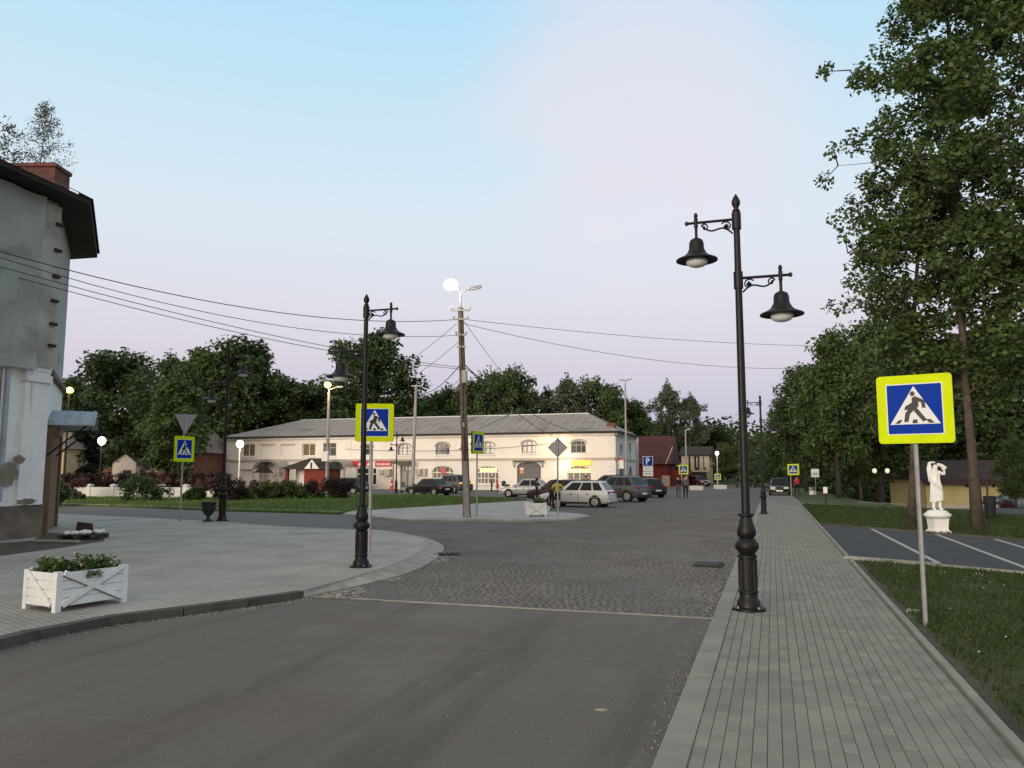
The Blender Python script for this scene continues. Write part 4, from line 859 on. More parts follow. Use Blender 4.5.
g = gd(124, 84); t = thing('gabled_shed', 'small pale gabled shed with dark doorway left of the crossing sign', 'shed', (g.x, g.y, 0), YAW)
zt = cz_(462, 84); MB().box(-1.25, 1.25, 0, 3, -.05, zt).build('wall', 'house_grey', t); m = MB(); m.face([(-1.6, -.4, zt - .2), (0, -.4, zt + 1.0), (0, 3.3, zt + 1.0), (-1.6, 3.3, zt - .2)]); m.face([(0, -.4, zt + 1.0), (1.7, -.4, zt - .3), (1.7, 3.3, zt - .3), (0, 3.3, zt + 1.0)]); m.build('roof', 'brown_roof', t)
MB().prism([(-1.25, zt), (1.25, zt), (0, zt + .93)], .0, .1, lambda a, b, c_: (a, c_, b)).build('gable', 'house_grey', t); MB().box(-.1, .75, -.06, -.003, .1, 2.2).build('doorway', 'glass_dark', t)
a, b = gd(134, 85), gd(180, 85); t = thing('brick_fence', 'low brown brick fence behind the red hedge on the left', 'fence'); MB().bar((a.x, a.y, 1.0), (b.x, b.y, 1.0), .25, 2.0).build('wall', 'house_pink', t)
for i in range(6): q = a.lerp(b, i / 5); MB().lathe([(.22, 0), (.22, 2.2), (.3, 2.2), (.05, 2.5)], (q.x, q.y, 0), 4).build('pier', 'house_pink', t)
g = gd(57, 70); t = thing('yellow_house', 'slice of a yellow house glimpsed beside the wooden corner door', 'house', (g.x, g.y, 0), YAW); MB().box(-6, .5, 0, 6, -.05, cz_(449, 70)).build('wall', 'yellow_wall', t); m = MB(); z0 = cz_(449, 70); m.face([(-6.4, -.4, z0), (.9, -.4, z0), (-.5, 3, z0 + 1.6), (-6.4, 3, z0 + 1.6)]); m.face([(.9, -.4, z0), (.9, 6.4, z0), (-.5, 3, z0 + 1.6)]); m.build('roof', 'roof_old', t)
for i in range(2): MB().box(-1.9 - 2 * i, -1.0 - 2 * i, -.06, -.003, .9, 2.4).build('window', 'glass_dark', t)
# low white wall behind the lawn
t = thing('white_wall', 'low white garden wall running behind the lawn on the left', 'wall')
a, b = gp(20, 498), gp(236, 499); n = 9
for i in range(n): p, q = a.lerp(b, i / n), a.lerp(b, (i + 1) / n - .004); MB().bar((p.x, p.y, .42), (q.x, q.y, .42), .3, .86).build('panel', 'white_wall', t); MB().lathe([(.24, 0), (.24, .95), (.3, .95), (.3, 1.02), (.05, 1.1)], (q.x, q.y, 0), 4).build('pier', 'white_wall', t)

# ================================================================== ORNATE LAMP POSTS
def lamp_proto():
    t = thing('street_lamp', 'x', 'street lamp')
    ba = MB().lathe([(.235, 0), (.235, .035), (.17, .05), (.165, .13), (.13, .17), (.128, .24), (.142, .25), (.142, .28), (.122, .30), (.122, .74), (.138, .75), (.138, .785), (.11, .80),
                     (.125, .83), (.168, .89), (.168, .95), (.125, 1.01), (.10, 1.035), (.13, 1.07), (.138, 1.13), (.115, 1.21), (.085, 1.31), (.08, 1.34), (.115, 1.36), (.115, 1.385), (.07, 1.40)], k=16)
    b = ba.build('base', 'black_iron', t, True)
    for i in range(8):
        a = i * pi / 4; MB().tube([(.124 * cos(a), .124 * sin(a), .32), (.124 * cos(a), .124 * sin(a), .72)], .012, 5).build('flute', 'black_iron', b)
    for i in range(4): a = pi / 4 + i * pi / 2; MB().lathe([(.018, .03), (.018, .06), (.006, .065)], (.2 * cos(a), .2 * sin(a), .005), 6).build('bolt', 'galv', b)
    MB().tube([(0, 0, 1.39), (0, 0, 3.6), (0, 0, 5.98)], [.062, .056, .046], 12).build('pole', 'black_iron', t, True)
    MB().lathe([(.04, 5.97), (.058, 5.985), (.058, 6.0), (.036, 6.02), (.036, 6.04), (.062, 6.09), (.066, 6.14), (.04, 6.2), (.012, 6.25), (.003, 6.26)], k=12).build('finial', 'black_iron', t, True)
    def arm(z, sgn):
        ar = MB().tube([(0, 0, z), (sgn * .74, 0, z)], .022, 8); ar.lathe([(.07, -.13), (.07, .13)], (0, 0, z - .03), 12); ar.lathe([(.0, -.04), (.03, -.02), (.03, .02), (.0, .04)], (sgn * .74, 0, z), 8)
        o = ar.build('arm', 'black_iron', t, True)
        P = []
        for i in range(15): a = i / 14; P.append((sgn * (.06 + .46 * a), 0, z - .22 + .17 * a + .05 * sin(a * 2 * pi)))
        m = MB().tube(P, .014, 6)
        for cx_, cz_2, r0 in ((.15, z - .10, .085), (.47, z - .085, .06)):
            m.tube([(sgn * (cx_ + r0 * (1 - i / 16) * cos(.6 + i * .55)), 0, cz_2 + r0 * (1 - i / 16) * sin(.6 + i * .55)) for i in range(15)], .012, 6)
        m.lathe([(.0, -.05), (.045, 0), (.0, .05)], (sgn * .15, 0, z - .1), 8); m.build('scroll', 'black_iron', o, True)
        x = sgn * .6
        s_ = MB().lathe([(.012, .16), (.03, .13), (.03, .1), (.02, .085), (.03, .07), (.03, -.07), (.022, -.09), (.022, -.24), (.05, -.25), (.095, -.28), (.11, -.33), (.115, -.42), (.15, -.49), (.20, -.535), (.31, -.585), (.315, -.605), (.30, -.61), (.19, -.56), (.10, -.5), (.02, -.47)], (x, 0, z), 20)
        sh = s_.build('lamp_shade', 'black_iron', t, True)
        MB().lathe([(.15, -.57), (.165, -.60), (.16, -.645), (.12, -.685), (.06, -.705), (.005, -.71)], (x, 0, z), 16).build('lamp_glass', 'lamp_glass', sh, True)
    arm(5.86, -1); arm(4.93, 1)
    return t
lp0 = lamp_proto(); first = [True]
def lamp(u, v, vt, z, rz, label):
    g = gp(u, v, z); D = g.dot(CAMF); h = at(u, vt, D).z - z
    o = lp0 if first[0] else copy_tree(lp0); first[0] = False
    o.location = (g.x, g.y, z); o.rotation_euler.z = rz; s_ = h / 6.26; o.scale = (s_ * .5 + .5, s_ * .5 + .5, s_); tag(o, label, 'street lamp', 'ornate black street lamps')
lamp(749, 610, 194, SWZ, 0, 'tall black two-armed street lamp nearest on the right pavement')
lamp(361, 567, 294, lz, pi, 'black street lamp at the tip of the rounded left pavement')
lamp(764, 514, 395, SWZ, 0, 'black street lamp farther along the right pavement before the trees')
lamp(222, 521, 347, lz, pi + .2, 'black street lamp beside the urn bin on the left pavement')
lamp(396, 493.5, 431, .02, pi, 'small distant black street lamp before the canopied shop door')

# ================================================================== POLES AND WIRES
def floodhead(parent, p, d, mt, lit):
    d = Vector(d).normalized(); o = MB().bar(Vector(p), Vector(p) + d * .62, .24, .12).build('lamp_head', 'galv', parent); bevel(o, .03)
    q = Vector(p) + d * .12; MB().bar(q - Vector((0, 0, .075)), q + d * .46 - Vector((0, 0, .075)), .2, .03).build('lamp_lens', mt if lit else 'lamp_glass', o)
D = 35.8; b0 = gp(467, 517, .09); top = at(460.5, 308, D)
up = thing('utility_pole', 'leaning brown wooden utility pole with many wires and twin street lights', 'utility pole', (b0.x, b0.y, .09))
tp = top - Vector((b0.x, b0.y, .09))
MB().tube([(0, 0, 0), tp * .33, tp * .66, tp], [.17, .155, .145, .125], 10).build('pole', 'wood_pole', up, True)
MB().tube([Vector((.0, 0, 0)) - CAMF * .2, tp * .25 - CAMF * .2], [.13, .12], 8).build('stub_post', 'concrete_pole', up, True)
MB().tube([tp, tp + Vector((0, 0, .7))], .05, 8).build('bracket_pipe', 'galv', up)
vj = tp + Vector((0, 0, .68))
la = vj + CAMR * -.32 + Vector((0, 0, .42)) - CAMF * .2; ra = vj + CAMR * .35 + Vector((0, 0, .22))
m = MB().tube([vj, la], .03, 6); m.tube([vj, ra], .03, 6); m.build('arm', 'galv', up)
lh = MB().lathe([(.05, .2), (.2, .15), (.33, 0), (.3, -.18), (.15, -.28), (.02, -.3)], la + CAMR * -.12, 14).build('lamp_head', 'lamp_glare_white', up, True)  # lit head drawn oversized, the lamp's glare put into its shape
floodhead(up, ra, CAMR + Vector((0, 0, .2)), 'lamp_glass', False)
point(la + Vector((-.1, 0, -.35)) - CAMF * .3, 90, (1, .93, .82), .25, up)
m = MB()
for z, w_ in ((.985, .9), (.94, .7), (.86, .5), (.80, .4)): p = tp * z; m.bar(p - CAMR * w_ / 2 - CAMF * .15, p + CAMR * w_ / 2 - CAMF * .15, .06, .08)
m.build('crossarm', 'galv', up)
for z, w_ in ((.985, .9), (.94, .7), (.86, .5)):
    for sg in (-1, 1): MB().lathe([(.03, 0), (.05, .04), (.04, .09), (.05, .12), (.02, .16)], tp * z + CAMR * sg * w_ * .46 - CAMF * .15 + Vector((0, 0, .04)), 8).build('insulator', 'insulator', up)
MB().bar(tp * .62 - CAMF * .2 + CAMR * .1, tp * .68 - CAMF * .2 + CAMR * .1, .22, .2).build('junction_box', 'ac_grey', up)
MB().tube([tp * z - CAMF * .17 + CAMR * (.03 * sin(z * 20)) for z in (.05, .2, .35, .5, .65, .8, .93)], .022, 5).build('cable', 'wire', up)
MB().bar(tp * .41 - CAMF * .19, tp * .43 - CAMF * .19, .2, .05).build('number_plate', 'ac_grey', up)
def pole(name, label, u, vt, D, r0, r1, mt, z=0, lean=0):
    g = gd(u, D, z); t = thing(name, label, 'lamp post', (g.x, g.y, z)); h = at(u, vt, D).z - z
    MB().tube([(0, 0, 0), Vector((0, 0, h / 2)) + CAMR * lean / 2, Vector((0, 0, h)) + CAMR * lean], [r0, (r0 + r1) / 2, r1], 8).build('pole', mt, t, True); return t, Vector((0, 0, h)) + CAMR * lean
t, h = pole('lamp_post', 'grey concrete lamp post with lit yellow lamp before white building', 327, 392, 74, .19, .12, 'concrete_pole')
a = h + Vector((0, 0, .7)) - CAMR * .15; m = MB().tube([h, a], .05, 6); m.tube([h + Vector((0, 0, .2)), h + CAMR * .8 + Vector((0, 0, .5))], .04, 6); m.build('arm', 'galv', t)
MB().lathe([(.05, .25), (.25, .2), (.36, 0), (.25, -.25), (.05, -.32)], a, 12).build('lamp_head', 'lit_sodium', t, True); floodhead(t, h + CAMR * .7 + Vector((0, 0, .5)), CAMR, 'lamp_glass', False); point(a - CAMF * .7 - Vector((0, 0, .3)), 260, (1, .78, .35), .3, t)
MB().box(-.3, .3, -.5, -.2, 3.0, 3.9).build('junction_box', 'trim_white', t)
t, h = pole('lamp_post', 'plain grey pole standing beside the canopied shop door', 412.5, 386, 78, .2, .13, 'concrete_pole', lean=.25)
m = MB().bar(h - CAMR * .5, h + CAMR * .5, .1, .1).build('crossarm', 'galv', t)
t, h = pole('lamp_post', 'tall slim lamp post with pale twin heads by the corner of white building', 626.5, 385, 82, .13, .08, 'galv')
m = MB().tube([h, h + Vector((0, 0, .5)) + CAMR * .1], .05, 6); m.build('arm', 'galv', t); floodhead(t, h + Vector((0, 0, .5)) + CAMR * .1, CAMR + Vector((0, 0, .25)), 'lamp_glass', False); floodhead(t, h + Vector((0, 0, .5)), -CAMR + Vector((0, 0, .1)), 'lamp_glass', False)
t, h = pole('lamp_post', 'thin grey lamp post rising behind the red building', 686.5, 430, 88, .12, .08, 'galv'); floodhead(t, h, CAMR + Vector((0, 0, .3)), 'lamp_glass', False)
t, h = pole('lamp_post', 'distant post with lit white globe and crossing sign down the street', 717.5, 455, 93, .1, .07, 'galv')
MB().lathe([(.05, -.06), (.17, .03), (.23, .2), (.17, .37), (.05, .43)], h, 12).build('lamp_globe', 'lit_white', t, True); point(h + Vector((0, 0, .35)) - CAMF * .7, 120, (1, .95, .85), .3, t)
FAR_POST, FAR_H = t, h
t, h = pole('lamp_post', 'white post with glowing globe at left end of white building', 239, 447, 80, .08, .06, 'trim_white'); MB().lathe([(.08, -.1), (.3, .05), (.38, .3), (.28, .58), (.08, .68)], h, 12).build('lamp_globe', 'lit_white', t, True); point(h + Vector((0, 0, .35)) - CAMF * .6, 160, (1, .9, .75), .3, t)
t, h = pole('lamp_post', 'park lamp with lit white globe in front of the dark spruce', 100, 444, 66, .06, .05, 'bark_dark'); MB().lathe([(.08, -.1), (.25, .05), (.33, .28), (.25, .5), (.08, .6)], h, 12).build('lamp_globe', 'lit_white', t, True); point(h + Vector((0, 0, .3)) - CAMF * .6, 60, (1, .95, .85), .3, t)
t, h = pole('lamp_post', 'lamp post with lit yellow head above the sheet metal awning', 64.5, 392, 48, .07, .05, 'bark_dark'); MB().lathe([(.05, .3), (.17, .24), (.24, .1), (.17, -.04), (.05, -.08)], h, 12).build('lamp_head', 'lit_sodium', t, True); point(h + Vector((0, 0, .2)) - CAMF * .5, 90, (1, .8, .35), .25, t)
g = gd(881, 62); zz = gz(g.x, g.y); t = thing('park_lamp', 'dark park lamp with two white globes among the right trees', 'lamp', (g.x, g.y, zz), YAW)
zt = cz_(473, 62) - zz; MB().lathe([(.14, 0), (.1, .2), (.05, .3), (.045, zt)], (0, 0, 0), 8).build('pole', 'black_iron', t, True); MB().tube([(-.5, 0, zt - .05), (0, 0, zt), (.5, 0, zt - .05)], .035, 6).build('arm', 'black_iron', t)
for sx in (-.5, .5): MB().lathe([(.05, 0), (.14, .06), (.18, .2), (.13, .33), (.03, .38)], (sx, 0, zt - .02), 12).build('lamp_globe', 'lit_pale', t, True)
t, h = pole('lamp_post', 'far roadside lamp post among trees at the end of the street', 724, 448, 140, .1, .07, 'galv'); floodhead(t, h, CAMR, 'lamp_glass', False)
# wires: (label, start, end, sag, radius)
def wire(label, p, q, sag, r_=.016, n=18):
    P = []
    for i in range(n + 1): t_ = i / n; a = p.lerp(q, t_); a.z -= sag * 4 * t_ * (1 - t_); P.append(a)
    tag(MB().tube(P, r_ * .72, 5).build('overhead_wire', 'wire'), label, 'wire', 'overhead wires of the square')
wp = lambda f_: Vector((b0.x, b0.y, .09)) + tp * f_
hw = lambda u, v: at(u, v, 24.0)
wire('uppermost wire from the old house to the pole top', at(-30, 243, 20), wp(.94) - CAMR * .3, .75, .02)
wire('second wire from the old house, just under the uppermost one', at(-30, 248, 20.3), wp(.86) - CAMR * .25, .8, .016)
wire('third wire from the old house sagging to the pole middle', at(-30, 258, 20.6), wp(.70) - CAMR * .1, .35, .016)
wire('lowest wire from the old house sagging to the pole middle', at(-30, 264, 21), wp(.69), .4, .016)
wire('upper wire crossing the sky from the pole to the right trees', wp(.94) + CAMR * .3, at(868, 346, 52), .35, .016)
wire('lower wire crossing the sky from the pole to the right trees', wp(.92) + CAMR * .1, at(868, 364, 52), 1.0, .016)
wire('wire rising to the pole top from behind the near left lamp', at(330, 385, 74), wp(.92) - CAMR * .2, 1.2, .016)
wire('wire rising to the pole from the concrete lamp post', at(327, 394, 74), wp(.83) - CAMR * .1, 1.5, .016)
wire('thick black cable from the grey pole to the utility pole', at(413, 388, 78), wp(.725), .9, .03)
wire('thin slack wire from the grey pole to the utility pole', at(413, 391, 78), wp(.66), 1.0, .014)
wire('thick black cable from pole down to the wall lamp', wp(.715) + CAMR * .1, onY(557, 438, FY - .05), .5, .035)
wire('second black cable from pole to the white building eave', wp(.70) + CAMR * .1, onY(600, 432, FY - .05), 1.1, .028)
wire('thin wire from pole top down to the roof of white building', wp(.93) + CAMR * .15, onY(540, 415, FY + 3), .4, .018)
wire('slack wire along the white facade under the upper windows', onY(345, 449, FY - .25), onY(555, 443, FY - .25), .5, .03)

# ================================================================== SIGNS
def outline(pts, mtx, d0, d1, name, mt, par):        # flat shape in the sign plane (x right, y up), between two depths towards the viewer
    return MB().prism(pts, d0, d1, lambda a, b, c_: mtx @ Vector((a, -c_, b))).build(name, mt, par)
def rrect(w_, h_, r_, n=4):
    P = []
    for cx_, cy_, a0 in ((w_ - r_, h_ - r_, 0), (-w_ + r_, h_ - r_, 90), (-w_ + r_, -h_ + r_, 180), (w_ - r_, -h_ + r_, 270)):
        for i in range(n + 1): a = radians(a0 + 90 * i / n); P.append((cx_ + r_ * cos(a), cy_ + r_ * sin(a)))
    return P
def ped_panel(par, zc, size, thick=.03, dx=0):
    s_ = size / 2; mt = Matrix.Translation((dx, 0, zc))
    bk_ = outline(rrect(s_, s_, .05 * size), mt, -thick, 0, 'panel', 'sign_edge', par)
    f = outline(rrect(s_ * .995, s_ * .995, .05 * size), mt, 0.001, .006, 'border', 'sign_yellow', bk_)
    outline(rrect(s_ * .745, s_ * .745, .02 * size), mt, .007, .009, 'white_rim', 'sign_white', bk_)
    outline(rrect(s_ * .715, s_ * .715, .015 * size), mt, .010, .012, 'blue_field', 'sign_blue', bk_)
    k = s_ * .715; T = lambda pts: [(x * k, y * k) for x, y in pts]
    outline(T([(-.92, -.62), (.92, -.62), (0, .93)]), mt, .013, .015, 'white_triangle', 'sign_white', bk_)
    fig = [[(.09 * cos(2 * pi * i / 12) - .05, .62 + .1 * sin(2 * pi * i / 12)) for i in range(12)],                       # head
           [(-.08, .46), (.06, .52), (.17, .43), (.15, .08), (.02, -.02), (-.14, .04), (-.08, .22)],                            # torso
           [(.04, .52), (.39, .33), (.41, .03), (.28, .03), (.26, .25), (.06, .34)],                                           # front arm
           [(-.06, .28), (-.33, .11), (-.38, -.03), (-.26, -.03), (-.04, .11)],                                                    # rear arm
           [(-.15, .09), (.08, .04), (-.17, -.20), (-.24, -.52), (-.40, -.52), (-.34, -.16)],                                  # rear leg
           [(-.03, .03), (.11, .02), (.44, -.46), (.30, -.53), (.0, -.12)],                                                    # front leg
           [(-.74, -.58), (-.56, -.58), (-.46, -.43), (-.58, -.43)], [(-.1, -.58), (.1, -.58), (.09, -.43), (-.07, -.43)], [(.5, -.58), (.72, -.58), (.56, -.43), (.4, -.43)]]
    for i, pts in enumerate(fig):
        a = sum(pts[j][0] * pts[(j + 1) % len(pts)][1] - pts[(j + 1) % len(pts)][0] * pts[j][1] for j in range(len(pts)))
        outline(T(pts if a > 0 else pts[::-1]), mt, .016, .018 + .0005 * (i % 6), 'walking_figure' if i < 6 else 'stripe', 'sign_black', bk_)
    return bk_
def ped_far():
    FAR_POST.rotation_euler.z = facing(FAR_POST.location); pn = ped_panel(FAR_POST, FAR_H.z * .36, .72); pn.location.y = -.12
def facing(g, turn=0):                               # rotation that turns the sign's face to the camera, plus an extra turn
    return atan2(-g.x, g.y) + 0 + turn
def ped_sign(label, u, v, z, uc, vc, h_px, turn, post_r=.03, mt='galv', thick=.03, over=.1, tilt=0):
    g = gp(u, v, z); D = g.dot(CAMF); size = h_px * D / 790; t = thing('crossing_sign', label, 'road sign', (g.x, g.y, z), facing(g, turn), 'pedestrian crossing signs')
    c_ = at(uc, vc, D); zc = c_.z - z
    MB().tube([(0, .06, 0), (0, .06, zc + size / 2 - over)], post_r, 8).build('post', mt, t, True)
    off = (uc - CX) / F * D - (g.dot(CAMR)) if abs(turn) < .3 else 0
    pn = ped_panel(t, zc, size, thick, off)
    MB().box(off - .02 if off else -.1, off + .02 if off else .1, thick, .1, zc - .03, zc + .03).build('clamp', 'galv', t)
    return t
ped_far()
sg = ped_sign('large crossing sign on a grey post in the verge by the right pavement', 925, 626, .045, 915.5, 409, 69, -.16)
ped_sign('crossing sign with figure behind the near left lamp post', 369, 552, lz, 374.5, 422.5, 38, -.12, .04, thick=.06)
t = ped_sign('crossing sign below a white triangle back on the left pavement', 181, 521, lz, 185.5, 449, 25.5, .75, .035)
g = gp(181, 521, lz); D = g.dot(CAMF); zc = at(185, 424, D).z - lz
MB().tube([(0, .06, at(185, 436, D).z - lz - .1), (0, .06, zc + .4)], .035, 8).build('post', 'galv', t)
outline([(-.42, .38), (0, -.44), (.42, .38)], Matrix.Translation((0, 0, zc)) @ Matrix.Rotation(-.5, 4, 'Z'), -.02, .01, 'give_way_back', 'sign_back', t)
outline([(-.03, .3), (-.03, -.35), (.03, -.35), (.03, .3)], Matrix.Translation((0, 0, zc)) @ Matrix.Rotation(-.5, 4, 'Z'), .011, .04, 'back_rail', 'galv', t)
ped_sign('narrow crossing sign seen obliquely just right of the utility pole', 478, 517, .09, 480, 442.5, 22.5, 1.05, .035, thick=.08)
ped_sign('distant crossing sign beside two dark walkers near the red building', 682, 497, .02, 682.5, 469.5, 9.5, 0, .04)
ped_sign('distant crossing sign by the dark car on the right pavement', 791.5, 496, SWZ, 791.5, 469.5, 11, 0, .04)
g = gp(558, 517, .09); D = g.dot(CAMF); t = thing('road_sign', 'bare grey diamond sign seen from behind on the paved island', 'road sign', (g.x, g.y, .09), facing(g)); zc = at(558, 447.5, D).z - .09
MB().tube([(0, -.04, 0), (0, -.04, zc + .35)], .035, 8).build('post', 'galv', t, True); outline([(0, -.44), (.44, 0), (0, .44), (-.44, 0)], Matrix.Translation((0, .0, zc)), -.025, 0, 'panel', 'sign_back', t); MB().box(-.2, .2, -.012, -.003, zc - .03, zc + .03).build('clamp', 'galv', t)
g = gp(648.5, 496, 0); D = g.dot(CAMF); t = thing('parking_sign', 'blue parking sign with white plates on a white concrete block', 'road sign', (g.x, g.y, 0), facing(g))
MB().box(-.42, .42, -.3, .5, 0, .62).build('concrete_block', 'concrete_light', t)
for x in (-.02, .32): MB().tube([(x, .06, .6), (x, .06, cz_(457, D))], .035, 8).build('post', 'galv', t, True)
zc = cz_(461.3, D); pnl = outline(rrect(.42, .42, .04), Matrix.Translation((0, 0, zc)), -.02, 0, 'panel', 'sign_white', t); outline(rrect(.38, .38, .03), Matrix.Translation((0, 0, zc)), .001, .004, 'blue_field', 'sign_blue', pnl)
mt = Matrix.Translation((0, 0, zc)); outline([(-.16, -.28), (-.06, -.28), (-.06, .28), (-.16, .28)], mt, .005, .008, 'letter', 'sign_white', pnl)
for i in range(8):
    a0, a1 = -pi / 2 + pi * i / 8, -pi / 2 + pi * (i + 1) / 8; q = lambda a, r_: (-.02 + r_ * cos(a) * 1.1, .13 + r_ * sin(a)); outline([q(a0, .07), q(a0, .16), q(a1, .16), q(a1, .07)], mt, .005, .008, 'letter', 'sign_white', pnl)
for y0 in (-.03 + .13 - .16 + .06, .2): outline([(-.06, y0), (-.01, y0), (-.01, y0 + .085), (-.06, y0 + .085)], mt, .005, .008, 'letter', 'sign_white', pnl)
zz = zc
for k in range(2):
    z2 = zc - .64 - k * .42; pl_ = outline(rrect(.42, .19, .03), Matrix.Translation((0, 0, z2)), -.02, 0, 'plate', 'sign_white', t)
    outline([(-.3, -.02), (.3, -.02), (.3, .03), (-.3, .03)], Matrix.Translation((0, 0, z2)), .001, .004, 'plate_mark', 'sign_back' if k == 0 else 'sign_edge', pl_)
g = gp(816, 495, .02); D = g.dot(CAMF); t = thing('notice_sign', 'small pale rectangular sign on a thin post under the right trees', 'road sign', (g.x, g.y, gz(g.x, g.y)), facing(g)); zc = cz_(473, D) - gz(g.x, g.y)
MB().tube([(0, .04, 0), (0, .04, zc + .3)], .03, 6).build('post', 'galv', t); pn = outline(rrect(.32, .36, .03), Matrix.Translation((0, 0, zc)), -.02, 0, 'panel', 'sign_white', t); outline(rrect(.25, .12, .02), Matrix.Translation((0, 0, zc - .08)), .001, .004, 'panel_mark', 'sign_back', pn)
g = gp(826, 505.5, .0); D = g.dot(CAMF); t = thing('post_box', 'white box on a short dark post in the park grass', 'post', (g.x, g.y, gz(g.x, g.y)), facing(g)); MB().tube([(0, 0, 0), (0, 0, .8)], .035, 6).build('post', 'black_iron', t); bevel(MB().box(-.12, .12, -.08, .08, .72, 1.1).build('box', 'trim_white', t), .02)

# ================================================================== PLANTERS, URN, STATUE
def planter(label, c, ux, L_, W_, H_, flowers=True):
    """white wooden box; c = near corner on the ground, ux = direction of the long side"""
    t = thing('planter', label, 'planter', c, atan2(ux.y, ux.x)); z0 = .07
    b = MB().box(.02, L_ - .02, .02, W_ - .02, z0 + .02, H_ - .04).build('box', 'white_wood', t)
    nb = 4
    for i in range(nb):
        za, zb2 = z0 + (H_ - z0) * i / nb, z0 + (H_ - z0) * (i + 1) / nb - .012
        for y0, y1 in ((0, .018), (W_ - .018, W_)): MB().box(.06, L_ - .06, y0, y1, za, zb2).build('board', 'white_wood', t)
        for x0, x1 in ((0, .018), (L_ - .018, L_)): MB().box(x0, x1, .06, W_ - .06, za, zb2).build('board', 'white_wood', t)
    for x in (0, L_ - .07):
        for y in (0, W_ - .07): MB().box(x - .006, x + .076, y - .006, y + .076, 0 if True else z0, H_ + .006).build('corner_post', 'white_wood', t)
    za, zb2 = z0 + .02, H_ - .01
    def brace(p, q, nrm, mt_='white_wood'):
        MB().bar(p, q, .03, .075, up=Vector(q) - Vector(p)).build('brace', mt_, t)
    for y, s_ in ((-.016, -1), (W_ + .016, 1)):
        for a, b_ in (((.09, za), (L_ - .09, zb2)), ((.09, zb2), (L_ - .09, za))):
            mm = MB(); d = Vector((b_[0] - a[0], b_[1] - a[1])).normalized(); nn = Vector((-d.y, d.x)); e_ = .0 if a[1] == za else .006
            P_ = [Vector(a) + nn * .035, Vector(a) - nn * .035, Vector(b_) - nn * .035, Vector(b_) + nn * .035]
            mm.prism([(p.x, p.y) for p in P_], y - .014 - e_, y + .012, lambda q, r_, c_: (q, c_, r_)); mm.build('brace', 'white_wood', t)
            P_ = [Vector(a) - nn * .037, Vector(a) - nn * .052, Vector(b_) - nn * .052, Vector(b_) - nn * .037]
            MB().prism([(p.x, p.y) for p in P_], y + .004, y + .013, lambda q, r_, c_: (q, c_, r_)).build('groove', 'groove', t)
    for x, s_ in ((-.016, -1), (L_ + .016, 1)):
        d = Vector((W_ - .18, zb2 - za)).normalized(); nn = Vector((-d.y, d.x)); P_ = [Vector((.09, za)) + nn * .03, Vector((.09, za)) - nn * .03, Vector((W_ - .09, zb2)) - nn * .03, Vector((W_ - .09, zb2)) + nn * .03]
        MB().prism([(p.x, p.y) for p in P_], x - .014, x + .012, lambda q, r_, c_: (c_, q, r_)).build('brace', 'white_wood', t)
        P_ = [Vector((.09, za)) - nn * .032, Vector((.09, za)) - nn * .047, Vector((W_ - .09, zb2)) - nn * .047, Vector((W_ - .09, zb2)) - nn * .032]
        MB().prism([(p.x, p.y) for p in P_], x + .004, x + .013, lambda q, r_, c_: (c_, q, r_)).build('groove', 'groove', t)
    MB().box(.03, L_ - .03, .03, W_ - .03, H_ - .04, H_ - .02).build('soil', 'soil', t)
    return t
a, b, c_ = gp(55, 613, lz), gp(118, 600, lz), gp(23, 606, lz)
ux = (b - a).normalized(); uy = Vector((-ux.y, ux.x, 0)); PL_, PW_ = 1.06, .74
ux = Vector((cos(YAW + 1.08), sin(YAW + 1.08), 0)); uy = Vector((-ux.y, ux.x, 0)); PH_ = .53
planter('white wooden flower planter with crossed braces on the left pavement', Vector((a.x, a.y, lz)), ux, PL_, PW_, PH_)
def leafcloud(name, cents, n, leaf, mt, seed, flat=.5, parent=None, smear=1):
    """leaf faces spread round many centres (x, y, z, radius)"""
    r = np.random.default_rng(seed); Cn = np.array(cents, float); wt = Cn[:, 3] ** 2; idx = r.choice(len(Cn), n, p=wt / wt.sum())
    d = r.normal(0, 1, (n, 3)); d /= np.linalg.norm(d, axis=1)[:, None]; rad = r.random(n) ** .45
    P = Cn[idx, :3] + d * (rad * Cn[idx, 3])[:, None] * np.array([1, 1, smear])
    nr = r.normal(0, 1, (n, 3)); nr[:, 2] = np.abs(nr[:, 2]) + flat; nr += d * .4; nr /= np.linalg.norm(nr, axis=1)[:, None]
    a = np.cross(nr, r.normal(0, 1, (n, 3))); a /= np.linalg.norm(a, axis=1)[:, None]; b = np.cross(nr, a); sz = leaf * r.uniform(.6, 1.35, n)
    a *= sz[:, None]; b *= (sz * .62)[:, None]; cr_ = nr * (sz * .18)[:, None]
    V = np.stack([P - a, P - a * .1 - b - cr_, P + a, P - a * .1 + b - cr_], 1).reshape(-1, 3)
    return quads(name, V, np.arange(n * 4).reshape(n, 4), mt)
pc_ = Vector((a.x, a.y, lz)); r = random.Random(12)
fl = thing('flowers', 'leafy pale yellow petunias growing in the white planter', 'flowers', (a.x, a.y, lz + PH_ - .03))
cents = []
for i in range(26): s_ = .12 + r.random() * (PL_ - .2); o_ = .08 + r.random() * (PW_ - .16); hh = .0 + .08 * abs(sin(s_ * 5.2 + .6)); q = ux * s_ + uy * o_; cents.append((q.x, q.y, hh, .13))
for i in range(4): q = ux * (.45 + .05 * i) - uy * .02; cents.append((q.x, q.y, -.03, .06))
link(leafcloud('foliage', cents, 1700, .03, 'petunia_leaf', 3), 'foliage', fl)
m = MB()
for i in range(18):
    c0 = cents[r.randrange(len(cents) - 4)]; p = Vector((c0[0] + r.uniform(-.1, .1), c0[1] + r.uniform(-.1, .1), c0[2] + r.uniform(.06, .13))); m.lathe([(.004, -.03), (.012, -.01), (.034, .008), (.02, .004)], p, 5)
m.build('blossoms', 'petal', fl)
